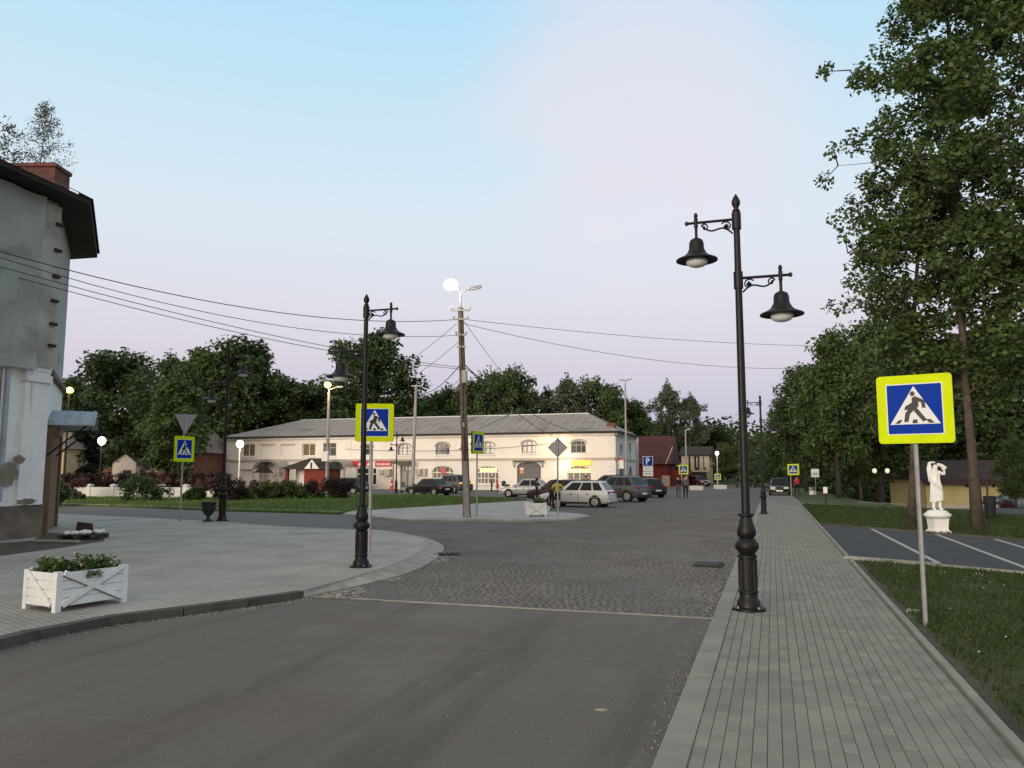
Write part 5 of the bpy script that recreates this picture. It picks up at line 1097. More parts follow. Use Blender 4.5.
p = gp(527, 516.5, .09); q = Vector((cos(YAW + .1), sin(YAW + .1), 0)); planter('white box planter on the paved island near the people', Vector((p.x, p.y, .09)), q, .85, .75, .58)
fl = thing('flowers', 'low dry brownish plants in the island planter', 'flowers', (p.x, p.y, .64)); link(leafcloud('foliage', [(q.x * .4, q.y * .4 + .3, .05, .22), (q.x * .6, q.y * .6 + .3, .04, .2)], 500, .05, 'leaf_light', 3), 'foliage', fl)
for u, v, lb_ in ((696, 490.5, 'first white concrete block at the bend of the far pavement'), (720, 489.5, 'white concrete block round the foot of the far globe lamp')):
    g = gp(u, v); bevel(tag(MB().prism([(-.75, -.4), (.75, -.4), (.6, .4), (-.6, .4)], 0, .5).build('concrete_block', 'concrete_light', None, loc=(g.x, g.y + .8, 0)), lb_, 'concrete block'), .05)
g = gp(208, 521.5, lz); t = thing('urn_bin', 'dark goblet-shaped urn bin beside the black lamp post', 'bin', (g.x, g.y, lz), 0, None, 1.05)
MB().lathe([(.2, 0), (.2, .03), (.15, .05), (.07, .1), (.05, .17), (.07, .21), (.15, .27), (.21, .38), (.235, .52), (.25, .66), (.275, .69), (.27, .71), (.23, .7), (.2, .5), (.02, .4)], k=16).build('bowl', 'bin_dark', t, True); MB().lathe([(.222, .44), (.248, .45), (.248, .48), (.232, .49)], k=16).build('band', 'bin_dark', t, True)
g = gp(991, 521); t = thing('litter_bin', 'dark litter bin hung on a post behind the big tree', 'bin', (g.x, g.y, gz(g.x, g.y)), YAW); zz = g.dot(CAMF) / 790
MB().tube([(0, .12, 0), (0, .12, 42 * zz)], .035, 6).build('post', 'bin_dark', t); MB().lathe([(.17, 4 * zz), (.2, 6 * zz), (.24, 24 * zz), (.25, 25 * zz), (.2, 25 * zz), (.15, 8 * zz)], k=12).build('basket', 'bin_dark', t, True)

# ------------------------------------------------------------------ figures grown from a skeleton
def skin_mesh(name, verts, edges, radii, root, sub=2):
    bm = bmesh.new(); ly = bm.verts.layers.skin.verify(); vs = [bm.verts.new(v) for v in verts]
    for a_, b_ in edges: bm.edges.new((vs[a_], vs[b_]))
    for v, r_ in zip(vs, radii): v[ly].radius = r_ if hasattr(r_, '__len__') else (r_, r_)
    vs[root][ly].use_root = True
    me = bpy.data.meshes.new(name); bm.to_mesh(me); bm.free(); o = bpy.data.objects.new(name, me); C.objects.link(o)
    sk = o.modifiers.new('skin', 'SKIN'); sk.use_smooth_shade = True; sb = o.modifiers.new('sub', 'SUBSURF'); sb.levels = sub; sb.render_levels = sub
    dg = bpy.context.evaluated_depsgraph_get(); dg.update(); res = bpy.data.meshes.new_from_object(o.evaluated_get(dg)); bpy.data.objects.remove(o); res.name = name
    return res
def figure(pose, k=1.0):
    """named joints of a standing adult, altered by the pose; x right, y forward, z up"""
    J = {'pelvis': (0, 0, .95), 'waist': (0, .01, 1.10), 'chest': (0, .02, 1.33), 'neck': (0, .01, 1.48), 'jaw': (0, .03, 1.56), 'head': (0, .025, 1.64), 'crown': (0, .01, 1.72), 'nose': (0, .115, 1.62)}
    for s_, n in ((-1, 'l'), (1, 'r')):
        J.update({'sh' + n: (s_ * .18, .01, 1.41), 'el' + n: (s_ * .24, -.02, 1.13), 'wr' + n: (s_ * .26, .06, .88), 'ha' + n: (s_ * .262, .085, .81), 'hip' + n: (s_ * .095, 0, .91), 'kn' + n: (s_ * .11, .03, .50), 'an' + n: (s_ * .115, -.02, .09), 'he' + n: (s_ * .115, -.06, .045), 'to' + n: (s_ * .13, .16, .035)})
    J.update(pose)
    return J
def person(name, label, loc, rz, pose, cols, scale=1.0, skirt=None, hair='hair'):
    J = figure(pose); names = list(J); V = [Vector(J[n]) for n in names]; ix = {n: i for i, n in enumerate(names)}
    R = {'pelvis': (.15, .115), 'waist': (.13, .10), 'chest': (.165, .115), 'neck': .055, 'jaw': .07, 'head': .088, 'crown': .06, 'nose': .016}
    E_ = [('pelvis', 'waist'), ('waist', 'chest'), ('chest', 'neck'), ('neck', 'jaw'), ('jaw', 'head'), ('head', 'crown'), ('head', 'nose')]
    for n in 'lr':
        R.update({'sh' + n: .07, 'el' + n: .048, 'wr' + n: .032, 'ha' + n: (.038, .02), 'hip' + n: .098, 'kn' + n: .065, 'an' + n: .042, 'he' + n: .035, 'to' + n: .032})
        E_ += [('chest', 'sh' + n), ('sh' + n, 'el' + n), ('el' + n, 'wr' + n), ('wr' + n, 'ha' + n), ('pelvis', 'hip' + n), ('hip' + n, 'kn' + n), ('kn' + n, 'an' + n), ('an' + n, 'he' + n), ('an' + n, 'to' + n)]
    edges = [(ix[a_], ix[b_]) for a_, b_ in E_]; rad = [R[n] for n in names]
    for n, s_ in (('l', -1), ('r', 1)):             # fingers and thumb
        h_ = V[ix['ha' + n]]; d = (h_ - V[ix['wr' + n]]).normalized(); sd_ = Vector((0, 1, 0)) if abs(d.y) < .7 else Vector((1, 0, 0)); sd_ = (sd_ - d * sd_.dot(d)).normalized(); inn = d.cross(sd_).normalized()
        if inn.x * s_ > 0: inn = -inn
        for f_ in range(4):
            base = h_ + sd_ * (.027 - .018 * f_) + d * .02; L_ = (.07, .078, .072, .055)[f_]; i0 = len(V); V += [base, base + d * L_ * .55 + inn * .008, base + d * L_ + inn * .025]; rad += [.0095, .009, .008]; edges += [(ix['ha' + n], i0), (i0, i0 + 1), (i0 + 1, i0 + 2)]; names += ['ha' + n] * 3
        i0 = len(V); q_ = V[ix['wr' + n]] + d * .03; V += [q_ + sd_ * .04, q_ + sd_ * .06 + d * .045 + inn * .01]; rad += [.011, .009]; edges += [(ix['ha' + n], i0), (i0, i0 + 1)]; names += ['ha' + n] * 2
    me = skin_mesh('body', V, edges, rad, ix['pelvis'], 1)
    mats_ = list(dict.fromkeys(cols.values())); [me.materials.append(M[x]) for x in mats_]
    segs = [(V[a_], V[b_], names[a_], names[b_]) for a_, b_ in edges]
    def part_of(p):
        bd, bn = 9, None
        for a_, b_, na, nb in segs:
            ab = b_ - a_; t_ = max(0, min(1, (p - a_).dot(ab) / max(1e-9, ab.length_squared))); d = (p - a_ - ab * t_).length
            if d < bd: bd, bn = d, (na, nb, t_)
        na, nb, t_ = bn
        if nb in ('jaw', 'head', 'crown', 'nose') or na in ('head', 'jaw'): return 'skin'
        if nb == 'neck': return 'skin' if t_ > .7 else 'top'
        if nb.startswith('ha') or na.startswith('ha'): return 'skin'
        if nb.startswith('wr'): return 'forearm' if t_ < .92 else 'skin'
        if nb.startswith('el'): return 'top' if t_ < .75 else 'forearm'
        if nb.startswith(('he', 'to')): return 'shoe'
        if nb.startswith('an'): return 'shin'
        if nb.startswith(('kn', 'hip')): return 'bottom'
        if na == 'pelvis' and nb == 'waist': return 'bottom' if t_ < .25 else 'top'
        return 'top'
    for p in me.polygons: p.material_index = mats_.index(cols[part_of(Vector(p.center))]); p.use_smooth = True
    t = thing(name, label, 'person', loc, rz, None, scale); link(me, 'body', t)
    hd, cr2 = Vector(J['head']), Vector(J['crown']); upv = (cr2 - Vector(J['jaw'])).normalized(); ns = (Vector(J['nose']) - hd).normalized()
    m = MB().lathe([(.06, -.06), (.097, -.01), (.102, .04), (.085, .09), (.05, .12), (.005, .13)], (0, 0, 0), 12); q_ = upv.to_track_quat('Z', 'Y').to_matrix().to_4x4(); m.xf(Matrix.Translation(hd - ns * .022 + upv * .012) @ q_); m.build('hair', hair, t, True)
    for s_ in (-1, 1):
        e_ = hd + ns * .083 + ns.cross(upv) * .032 * s_ + upv * .005; MB().lathe([(.002, -.008), (.01, 0), (.002, .008)], e_, 6).build('eye', 'cloth_black', t)
    if skirt:
        w_, m_ = skirt; pz = J['waist']; MB().lathe([(.13, 0), (.17, -.15), (w_ * .8, -.4), (w_, -.72), (w_ * .96, -.73), (.1, -.1)], pz, 14, (1, .75)).build('coat_skirt', m_, t, True)
    return t
C1 = lambda top, bot, fore='skin', shin=None, shoe='shoe': {'skin': 'skin', 'top': top, 'forearm': fore, 'bottom': bot, 'shin': shin or bot, 'shoe': shoe}
fpos = lambda u, v, z=0.0: gp(u, v, z)
bend = {'waist': (0, .07, 1.08), 'chest': (0, .26, 1.22), 'neck': (0, .38, 1.31), 'jaw': (0, .44, 1.34), 'head': (0, .49, 1.38), 'crown': (0, .55, 1.43), 'nose': (0, .56, 1.31), 'shl': (-.18, .30, 1.27), 'shr': (.18, .30, 1.27), 'ell': (-.22, .45, 1.04), 'elr': (.22, .45, 1.04), 'wrl': (-.16, .66, 1.0), 'wrr': (.16, .66, 1.0), 'hal': (-.15, .74, .99), 'har': (.15, .74, .99)}
hips = {'ell': (-.36, -.05, 1.2), 'wrl': (-.2, .08, 1.02), 'hal': (-.15, .1, 1.0), 'elr': (.36, -.05, 1.2), 'wrr': (.2, .08, 1.02), 'har': (.15, .1, 1.0)}
walk = {'knl': (-.1, .16, .52), 'anl': (-.1, .22, .1), 'hel': (-.1, .18, .05), 'tol': (-.11, .38, .06), 'knr': (.1, -.02, .5), 'anr': (.1, -.3, .13), 'her': (.1, -.35, .1), 'tor': (.11, -.16, .03), 'ell': (-.25, -.12, 1.15), 'wrl': (-.26, -.06, .9), 'hal': (-.26, -.03, .83), 'elr': (.25, .05, 1.14), 'wrr': (.26, .22, .93), 'har': (.26, .27, .87)}
fw = lambda dx, dy: head(dx, dy) - pi / 2             # rz so that local +y looks along (dx, dy) in the camera's frame
person('person', 'man in yellow shirt and black shorts leaning over beside the white estate car', fpos(557.5, 508.5), fw(-.25, 1), {**hips, 'chest': (0, .09, 1.31), 'neck': (0, .13, 1.44), 'jaw': (0, .17, 1.51), 'head': (0, .19, 1.58), 'crown': (0, .2, 1.66), 'nose': (0, .28, 1.54)}, C1('cloth_yellow', 'cloth_black', 'skin', 'skin'), .93)
person('person', 'man in wine-red shirt bending beside the man in yellow', fpos(551.5, 508), fw(.8, .6), bend, C1('cloth_wine', 'cloth_black'), 1.0)
person('person', 'person in black shirt and shorts standing left of the white car', fpos(537, 504.5, .0), fw(1, .2), hips, C1('cloth_black', 'cloth_black', 'skin', 'skin'), .92)
person('person', 'person dressed in black standing before the lit shop window', fpos(491.5, 491.5), fw(1, .3), {}, C1('cloth_grey', 'cloth_black', 'cloth_grey'), .88)
person('person', 'person in a long red coat beside the shop window', fpos(497.5, 491.5), fw(-1, -.2), {}, C1('cloth_red', 'cloth_red', 'cloth_red', 'skin'), .86, (.26, 'cloth_red'))
person('person', 'dark figure standing behind the roof of the white car', gd(586, 62), fw(0, -1), {}, C1('cloth_black', 'cloth_blue', 'cloth_black'), .98)
person('person', 'left one of two dark walkers near the red building', fpos(678.5, 498), fw(.2, 1), walk, C1('cloth_black', 'cloth_grey', 'cloth_black'), 1.0)
person('person', 'right one of two dark walkers near the red building', fpos(682, 498.5) + Vector((.25, .3, 0)), fw(.2, 1), {}, C1('cloth_grey', 'cloth_black', 'cloth_grey'), 1.02)
person('person', 'distant person in red top by the dark car', gd(796.5, 72, gz(*gd(796.5, 72).xy)), fw(0, 1), walk, C1('cloth_red', 'cloth_black', 'cloth_red'), .95)

# statue
g = gp(938.5, 533); sd_ = g.dot(CAMF); px = sd_ / 790; t = thing('statue', 'white statue of a draped figure with raised arm on a pedestal', 'statue', (g.x, g.y, gz(g.x, g.y)), YAW)
ph = 14.5 * px
def sqr(prof, c=(0, 0, 0)): return MB().lathe([(r_ * 1.414, z) for r_, z in prof], c, 4)
MB().lathe([(.40, 0), (.40, .06), (.34, .10), (.31, .14), (.34, ph - .06), (.36, ph)], k=4).build('pedestal', 'statue_white', t)
MB().lathe([(.28, ph), (.40, ph + .04), (.43, ph + .10), (.40, ph + .15), (.34, ph + .18), (.30, ph + .24), (.16, ph + .28)], k=9).build('scalloped_top', 'statue_white', t, True)
J = {'pelvis': (0, 0, .88), 'waist': (.02, 0, 1.03), 'chest': (-.01, 0, 1.25), 'neck': (-.02, 0, 1.40), 'jaw': (.0, -.02, 1.47), 'head': (.02, -.02, 1.53), 'crown': (.03, 0, 1.60),
     'shl': (-.15, 0, 1.35), 'ell': (-.20, -.02, 1.66), 'wrl': (-.02, .04, 1.68), 'hal': (.05, .05, 1.66), 'shr': (.14, 0, 1.33), 'elr': (.31, -.05, 1.25), 'wrr': (.27, -.1, 1.42), 'har': (.20, -.08, 1.48),
     'hipl': (-.09, 0, .84), 'knl': (-.10, -.05, .46), 'anl': (-.12, .0, .08), 'tol': (-.13, -.15, .03), 'hipr': (.09, 0, .84), 'knr': (.10, -.02, .46), 'anr': (.11, 0, .08), 'tor': (.13, -.14, .03)}
Rr = {'pelvis': .15, 'waist': .115, 'chest': (.145, .12), 'neck': .055, 'jaw': .075, 'head': .095, 'crown': .06}
for n in 'lr': Rr.update({'sh' + n: .075, 'el' + n: .055, 'wr' + n: .038, 'ha' + n: .035, 'hip' + n: .1, 'kn' + n: .075, 'an' + n: .05, 'to' + n: .04})
nm = list(J); ix = {n: i for i, n in enumerate(nm)}; Ed = [('pelvis', 'waist'), ('waist', 'chest'), ('chest', 'neck'), ('neck', 'jaw'), ('jaw', 'head'), ('head', 'crown')]
for n in 'lr': Ed += [('chest', 'sh' + n), ('sh' + n, 'el' + n), ('el' + n, 'wr' + n), ('wr' + n, 'ha' + n), ('pelvis', 'hip' + n), ('hip' + n, 'kn' + n), ('kn' + n, 'an' + n), ('an' + n, 'to' + n)]
me = skin_mesh('figure', [J[n] for n in nm], [(ix[a_], ix[b_]) for a_, b_ in Ed], [Rr[n] for n in nm], 0, 2); me.materials.append(M['statue_white'])
sc_ = 48 * px / 1.70; o = link(me, 'figure', t, (0, 0, ph + .25)); o.scale = (sc_,) * 3
m = MB(); k = 26; rows = [(1.30, .17, .15), (1.12, .15, .14), (.98, .17, .15), (.80, .20, .18), (.60, .21, .19), (.42, .215, .20), (.34, .22, .20)]
for j, (z, rx, ry) in enumerate(rows):
    for i in range(k): a_ = 2 * pi * i / k; w_ = 1 + .07 * sin(a_ * 6 + j * .5) + .03 * sin(a_ * 11); m.v.append((rx * w_ * cos(a_) + .02 * (j > 2), ry * w_ * sin(a_), z + (.05 * cos(a_) if j == len(rows) - 1 else 0)))
for j in range(len(rows) - 1):
    for i in range(k): q = j * k; m.f.append((q + i, q + (i + 1) % k, q + k + (i + 1) % k, q + k + i)); m.m.append(0)
o = m.build('drapery', 'statue_white', t, True, (0, 0, ph + .25)); o.scale = (sc_,) * 3
m = MB().tube([(.16, -.1, .62), (.05, -.2, .78), (-.12, -.17, .95), (-.17, -.05, 1.1)], [.04, .05, .05, .03], 8); m.tube([(-.2, -.0, 1.66), (-.24, .0, 1.45), (-.2, .02, 1.2), (-.19, .02, 1.0)], [.03, .045, .05, .03], 8); m.tube([(.3, -.04, 1.4), (.36, -.02, 1.47), (.24, 0, 1.56), (.1, 0, 1.62)], [.03, .07, .07, .04], 8)
o = m.build('veil', 'statue_white', t, True, (0, 0, ph + .25)); o.scale = (sc_,) * 3

# ================================================================== VEHICLES
def car(label, loc, rz, paint, kind='sedan', tail='tail_red', hood_open=False, cat='car', scale=1, name='parked_car'):
    t = thing(name, label, cat, loc, rz, 'cars parked round the square', scale)
    P = {'sedan': dict(L=4.3, W=1.7, belt=.86, roof=1.42, hood=.80, trunk=.92, gh=(1.0, .35, -1.0, -1.65), ws=.31, wins=2, zb=.2, r=.30),
         'hatch': dict(L=4.0, W=1.7, belt=.90, roof=1.47, hood=.86, trunk=.92, gh=(1.05, .4, -1.35, -1.85), ws=.31, wins=2, zb=.2, r=.31),
         'wagon': dict(L=4.2, W=1.7, belt=.88, roof=1.46, hood=.82, trunk=.90, gh=(1.02, .25, -1.55, -2.02), ws=.31, wins=3, zb=.2, r=.30),
         'suv': dict(L=4.4, W=1.82, belt=1.02, roof=1.70, hood=1.0, trunk=1.04, gh=(1.12, .28, -1.45, -2.05), ws=.38, wins=3, zb=.28, r=.36)}[kind]
    L, W, zb = P['L'] / 2, P['W'] / 2, P['zb']; hd, bl, tr_ = P['hood'], P['belt'], P['trunk']; x1, x2, x3, x4 = P['gh']
    st = [(L, .34, hd - .22), (L - .06, .27, hd - .12), (L - .28, zb, hd - .05), (x1 + .1, zb, hd + .04), (x1 - .4, zb, bl), (0, zb, bl), (x4 + .3, zb, bl + .02), (x4 - .05, zb, tr_), (-L + .18, zb, tr_ - .03), (-L + .03, .27, tr_ - .14), (-L, .34, tr_ - .22)]
    m = MB(); n = 11
    for i, (x, z0, z1) in enumerate(st):
        w_ = W * (1 if 2 <= i <= 8 else (.97 if i in (1, 9) else .90)); zm = z0 + (z1 - z0) * .55; hp = [(0, z0), (.86, z0), (.97, z0 + .1), (1, zm), (.97, z1 - .07), (.88, z1)]
        ring = [(a_ * w_, z) for a_, z in hp] + [(-a_ * w_, z) for a_, z in hp[::-1][:-1]]
        m.v += [(x, y, z) for y, z in ring]
    for i in range(len(st) - 1):
        for j in range(n): q = i * n; m.f.append((q + j, q + n + j, q + n + (j + 1) % n, q + (j + 1) % n)); m.m.append(0)
    m.f.append(tuple(range(n))); m.m.append(0); m.f.append(tuple((len(st) - 1) * n + n - 1 - j for j in range(n))); m.m.append(0)
    body = m.build('body', paint, t); bevel(body, .07, 3); body.data.shade_smooth()
    wb, wt, zr = W * .93, W * .70, P['roof']; zb2 = bl - .02
    base = [(x1, wb), (x4, wb), (x4, -wb), (x1, -wb)]; topc = [(x2, wt), (x3, wt), (x3, -wt), (x2, -wt)]
    m = MB(); zr2 = zr + .035; xm = (x2 + x3) / 2
    m.v = [(x, y, zb2) for x, y in base] + [(x, y, zr) for x, y in topc] + [(x2 - .15, 0, zr2), (x3 + .15, 0, zr2)]
    m.f = [(0, 4, 7, 3), (1, 2, 6, 5), (0, 1, 5, 4), (3, 7, 6, 2), (4, 8, 7), (5, 6, 9), (4, 5, 9, 8), (7, 8, 9, 6)]; m.m = [0] * 8
    ca = m.build('cabin', paint, t); bevel(ca, .09, 3); ca.data.shade_smooth()
    V3 = [Vector(v) for v in m.v]
    def pane(a_, b_, c_, d, u0, u1, w0, w1, nmn, off, mt='car_glass'):
        f = lambda u, w_: (V3[a_].lerp(V3[b_], u)).lerp(V3[d].lerp(V3[c_], u), w_); q = [f(u0, w0), f(u1, w0), f(u1, w1), f(u0, w1)]; nn = (q[1] - q[0]).cross(q[3] - q[0]).normalized(); cen = Vector((xm, 0, (zb2 + zr) / 2))
        if nn.dot(q[0] - cen) < 0: nn = -nn
        MB().face([p + nn * off for p in q]).build(nmn, mt, ca)
    pane(0, 3, 7, 4, .06, .94, .12, .92, 'windscreen', .012); pane(1, 2, 6, 5, .08, .92, .2 if kind != 'sedan' else .12, .9, 'rear_window', .012)
    cuts = {2: [(.14, .50), (.54, .88)], 3: [(.12, .41), (.445, .70), (.735, .93)]}[P['wins']]
    for u0, u1 in cuts: pane(0, 1, 5, 4, u0, u1, .16, .88, 'side_window', .012); pane(3, 2, 6, 7, u0, u1, .16, .88, 'side_window', .012)
    for sx in (L - .78, -L + .80):
        for sy_ in (-1, 1):
            y = sy_ * (W - .02); r_ = P['r']
            ar = MB().tube([(sx, y - sy_ * .16, r_ + .03), (sx, y + sy_ * .018, r_ + .03)], r_ + .065, 18).build('wheel_arch', 'car_trim', t)
            wh = MB().tube([(sx, y - sy_ * .15, r_), (sx, y + sy_ * .022, r_), (sx, y + sy_ * .034, r_)], [r_, r_, r_ * .93], 20).build('wheel', 'tyre', t, True)
            MB().tube([(sx, y + sy_ * .036, r_), (sx, y + sy_ * .044, r_)], [r_ * .66, r_ * .6], 14).build('rim', 'alloy', wh)
            for k_ in range(5): a_ = k_ * 2 * pi / 5; MB().bar((sx + r_ * .2 * cos(a_), y + sy_ * .046, r_ + r_ * .2 * sin(a_)), (sx + r_ * .55 * cos(a_ + .3), y + sy_ * .046, r_ + r_ * .55 * sin(a_ + .3)), .05, .006, up=(0, 1, 0)).build('spoke_gap', 'car_trim', wh)
    for s_ in (-1, 1):
        MB().box(L - .10, L + .008, s_ * W * .60 - .2, s_ * W * .60 + .2, hd - .27, hd - .13).build('headlight', 'headlight', t)
        z0 = tr_ - (.3 if kind == 'sedan' else .12); hgt = .16 if kind == 'sedan' else .34
        MB().box(-L - .012, -L + .1, s_ * W * .76 - .15, s_ * W * .76 + .13, z0, z0 + hgt if kind == 'sedan' else z0 + .1).build('tail_light', tail, t)
        MB().box(x1 - .22, x1 - .05, s_ * (W + .11) - .09, s_ * (W + .11) + .09, bl, bl + .13).build('mirror', paint, t)
        for xd in (.15, -.85): MB().box(xd - .09, xd + .09, s_ * (W - .005) - .02, s_ * (W - .005) + .02, bl - .14, bl - .11).build('door_handle', 'car_trim', t)
        for xd in (x1 - .25, -.3, -1.28): MB().box(xd - .008, xd + .008, s_ * (W + .001) - .006, s_ * (W + .001) + .006, zb + .1, bl - .06).build('door_gap', 'car_trim', t)
        MB().box(-L + 1.25, L - 1.25, s_ * (W * .99) - .03, s_ * (W * .99) + .02, zb - .01, zb + .1).build('sill', 'car_trim', t)
    MB().box(-L - .02, -L + .05, -.26, .26, .50, .62).build('number_plate', 'plate', t); MB().box(L - .06, L + .02, -.26, .26, .36, .48).build('number_plate', 'plate', t)
    MB().box(L - .06, L + .012, -W * .4, W * .4, hd - .3, hd - .16).build('grille', 'car_trim', t); MB().box(-L - .03, -L + .1, -W * .86, W * .86, .30, .46).build('bumper', 'car_trim' if kind == 'suv' else paint, t); MB().box(L - .12, L + .03, -W * .86, W * .86, .26, .36).build('bumper', 'car_trim' if kind == 'suv' else paint, t)
    if hood_open: MB().prism([(x1 + .12, hd + .05), (x1 + .82, hd + .78), (x1 + .85, hd + .75), (x1 + .16, hd + .03)], -W * .8, W * .8, lambda a_, b_, c_: (a_, c_, b_)).build('open_bonnet', paint, t)
    if kind in ('wagon', 'suv'):
        for s_ in (-1, 1): MB().tube([(x2 - .1, s_ * wt * .92, zr + .05), (x3 + .1, s_ * wt * .92, zr + .05)], .018, 5).build('roof_rail', 'car_trim', t)
    return t
g = gd(578, 46.5); car('white estate car parked on the square, people gathered at its front', (g.x, g.y, 0), head(-.9, .42), 'paint_white', 'wagon')
g = gd(618, 55); car('grey off-road car parked right behind the white estate', (g.x, g.y, 0), head(-.72, .72), 'paint_grey', 'suv', tail='tail_red')
g = gd(528, 63.5); car('silver saloon with its side turned, left of the white car', (g.x, g.y, 0), head(-1, .30), 'paint_silver', 'sedan')
g = gd(557, 54); car('dark burgundy car half hidden behind the people', (g.x, g.y, 0), head(-1, .15), 'paint_burgundy', 'hatch')
g = gd(429.5, 69); car('black saloon parked beside the lawn before the shops', (g.x, g.y, 0), head(-.78, .62), 'paint_black', 'sedan')
g = gd(451, 75.5); car('grey off-road car with glowing tail light behind the black saloon', (g.x, g.y, 0), head(-.72, .7), 'paint_grey', 'suv', tail='amber_on')
g = gd(348, 73); car('dark car parked behind the dark red bush before the white building', (g.x, g.y, 0), head(-.9, .4), 'paint_black', 'hatch')
g = gd(644, 64); car('dark car standing behind the parking sign block', (g.x, g.y, 0), head(-.4, .9), 'paint_black', 'hatch')
g = gd(606, 66); car('black car whose roof shows above the white estate', (g.x, g.y, 0), head(-1, .1), 'paint_black', 'suv')
g = gd(779, 68); car('dark car facing the camera at the end of the right pavement', (g.x, g.y, .03), head(-.34, -1), 'paint_black', 'hatch')
g = gd(698, 112); car('distant red car before the arched doorway of cream house', (g.x, g.y, 0), head(.3, -1), 'paint_darkred', 'hatch')
g = gd(1012, 58, gz(*gd(1012, 58).xy)); car('pale blue car at the right edge before the low yellow building', g, head(-.9, .3), 'paint_blue', 'hatch')
g = gd(1003, 54, gz(*gd(1003, 54).xy)); tag(link(leafcloud('flower_bush', [(0, 0, .5, .45), (.3, .2, .45, .4)], 900, .07, 'leaf_pink', 5), 'flower_bush', None, g), 'purple flowering bush beside the pale blue car', 'bush')
# bicycle-like pushchairs and cone by the shop fronts
def pushchair(label, u, v, rz, mt):
    g = gp(u, v); t = thing('pushchair', label, 'pushchair', (g.x, g.y, 0), rz)
    for x, y in ((.35, .22), (.35, -.22), (-.3, .24), (-.3, -.24)): MB().tube([(x, y - .02, .14), (x, y + .02, .14)], .14, 12).build('wheel', 'tyre', t)
    m = MB()
    for y in (.22, -.22): m.tube([(.35, y, .14), (-.1, y, .6), (-.5, y, 1.05)], .02, 6); m.tube([(-.3, y, .14), (.1, y, .62)], .02, 6)
    m.tube([(-.5, -.22, 1.05), (-.5, .22, 1.05)], .025, 6); m.build('frame', 'galv', t)
    MB().prism([(-.3, .55), (.35, .5), (.42, .72), (-.38, .78)], -.2, .2, lambda a, b, c_: (a, c_, b)).build('seat', mt, t)
    MB().prism([(-.36, .78), (-.02, .78), (-.02, .98), (-.16, 1.1), (-.32, 1.02)], -.2, .2, lambda a, b, c_: (a, c_, b)).build('hood', mt, t)
pushchair('dark pushchair standing right of the person in red coat', 505.5, 491.5, head(.8, .3), 'cloth_black'); pushchair('dark pushchair at the front of the black saloon', 405, 493, head(1, .2), 'cloth_grey')
g = gp(391.5, 489.5); t = thing('traffic_cone', 'red traffic cone near the canopied shop door', 'cone', (g.x, g.y, 0), 0, None, 1.6); MB().box(-.2, .2, -.2, .2, 0, .04).build('base', 'cone_red', t); MB().lathe([(.15, .04), (.1, .3), (.095, .3), (.07, .45), (.03, .75), (.02, .76)], k=12).build('cone', 'cone_red', t, True); MB().lathe([(.112, .3), (.085, .42)], k=12).build('band', 'trim_white', t, True)
g = gp(813, 494.5); zz = gz(g.x, g.y); t = thing('bench', 'small white bench under the right trees beyond the pavement', 'bench', (g.x, g.y, zz), YAW + .9, None, .75)
for i in range(3): MB().box(-.5, .5, -.2 + i * .14, -.09 + i * .14, .42, .46).build('seat_slat', 'trim_white', t); MB().box(-.5, .5, .24, .28, .52 + i * .13, .62 + i * .13).build('back_slat', 'trim_white', t)
for x in (-.42, .42): MB().box(x - .03, x + .03, -.18, .28, 0, .418).build('leg', 'trim_white', t)

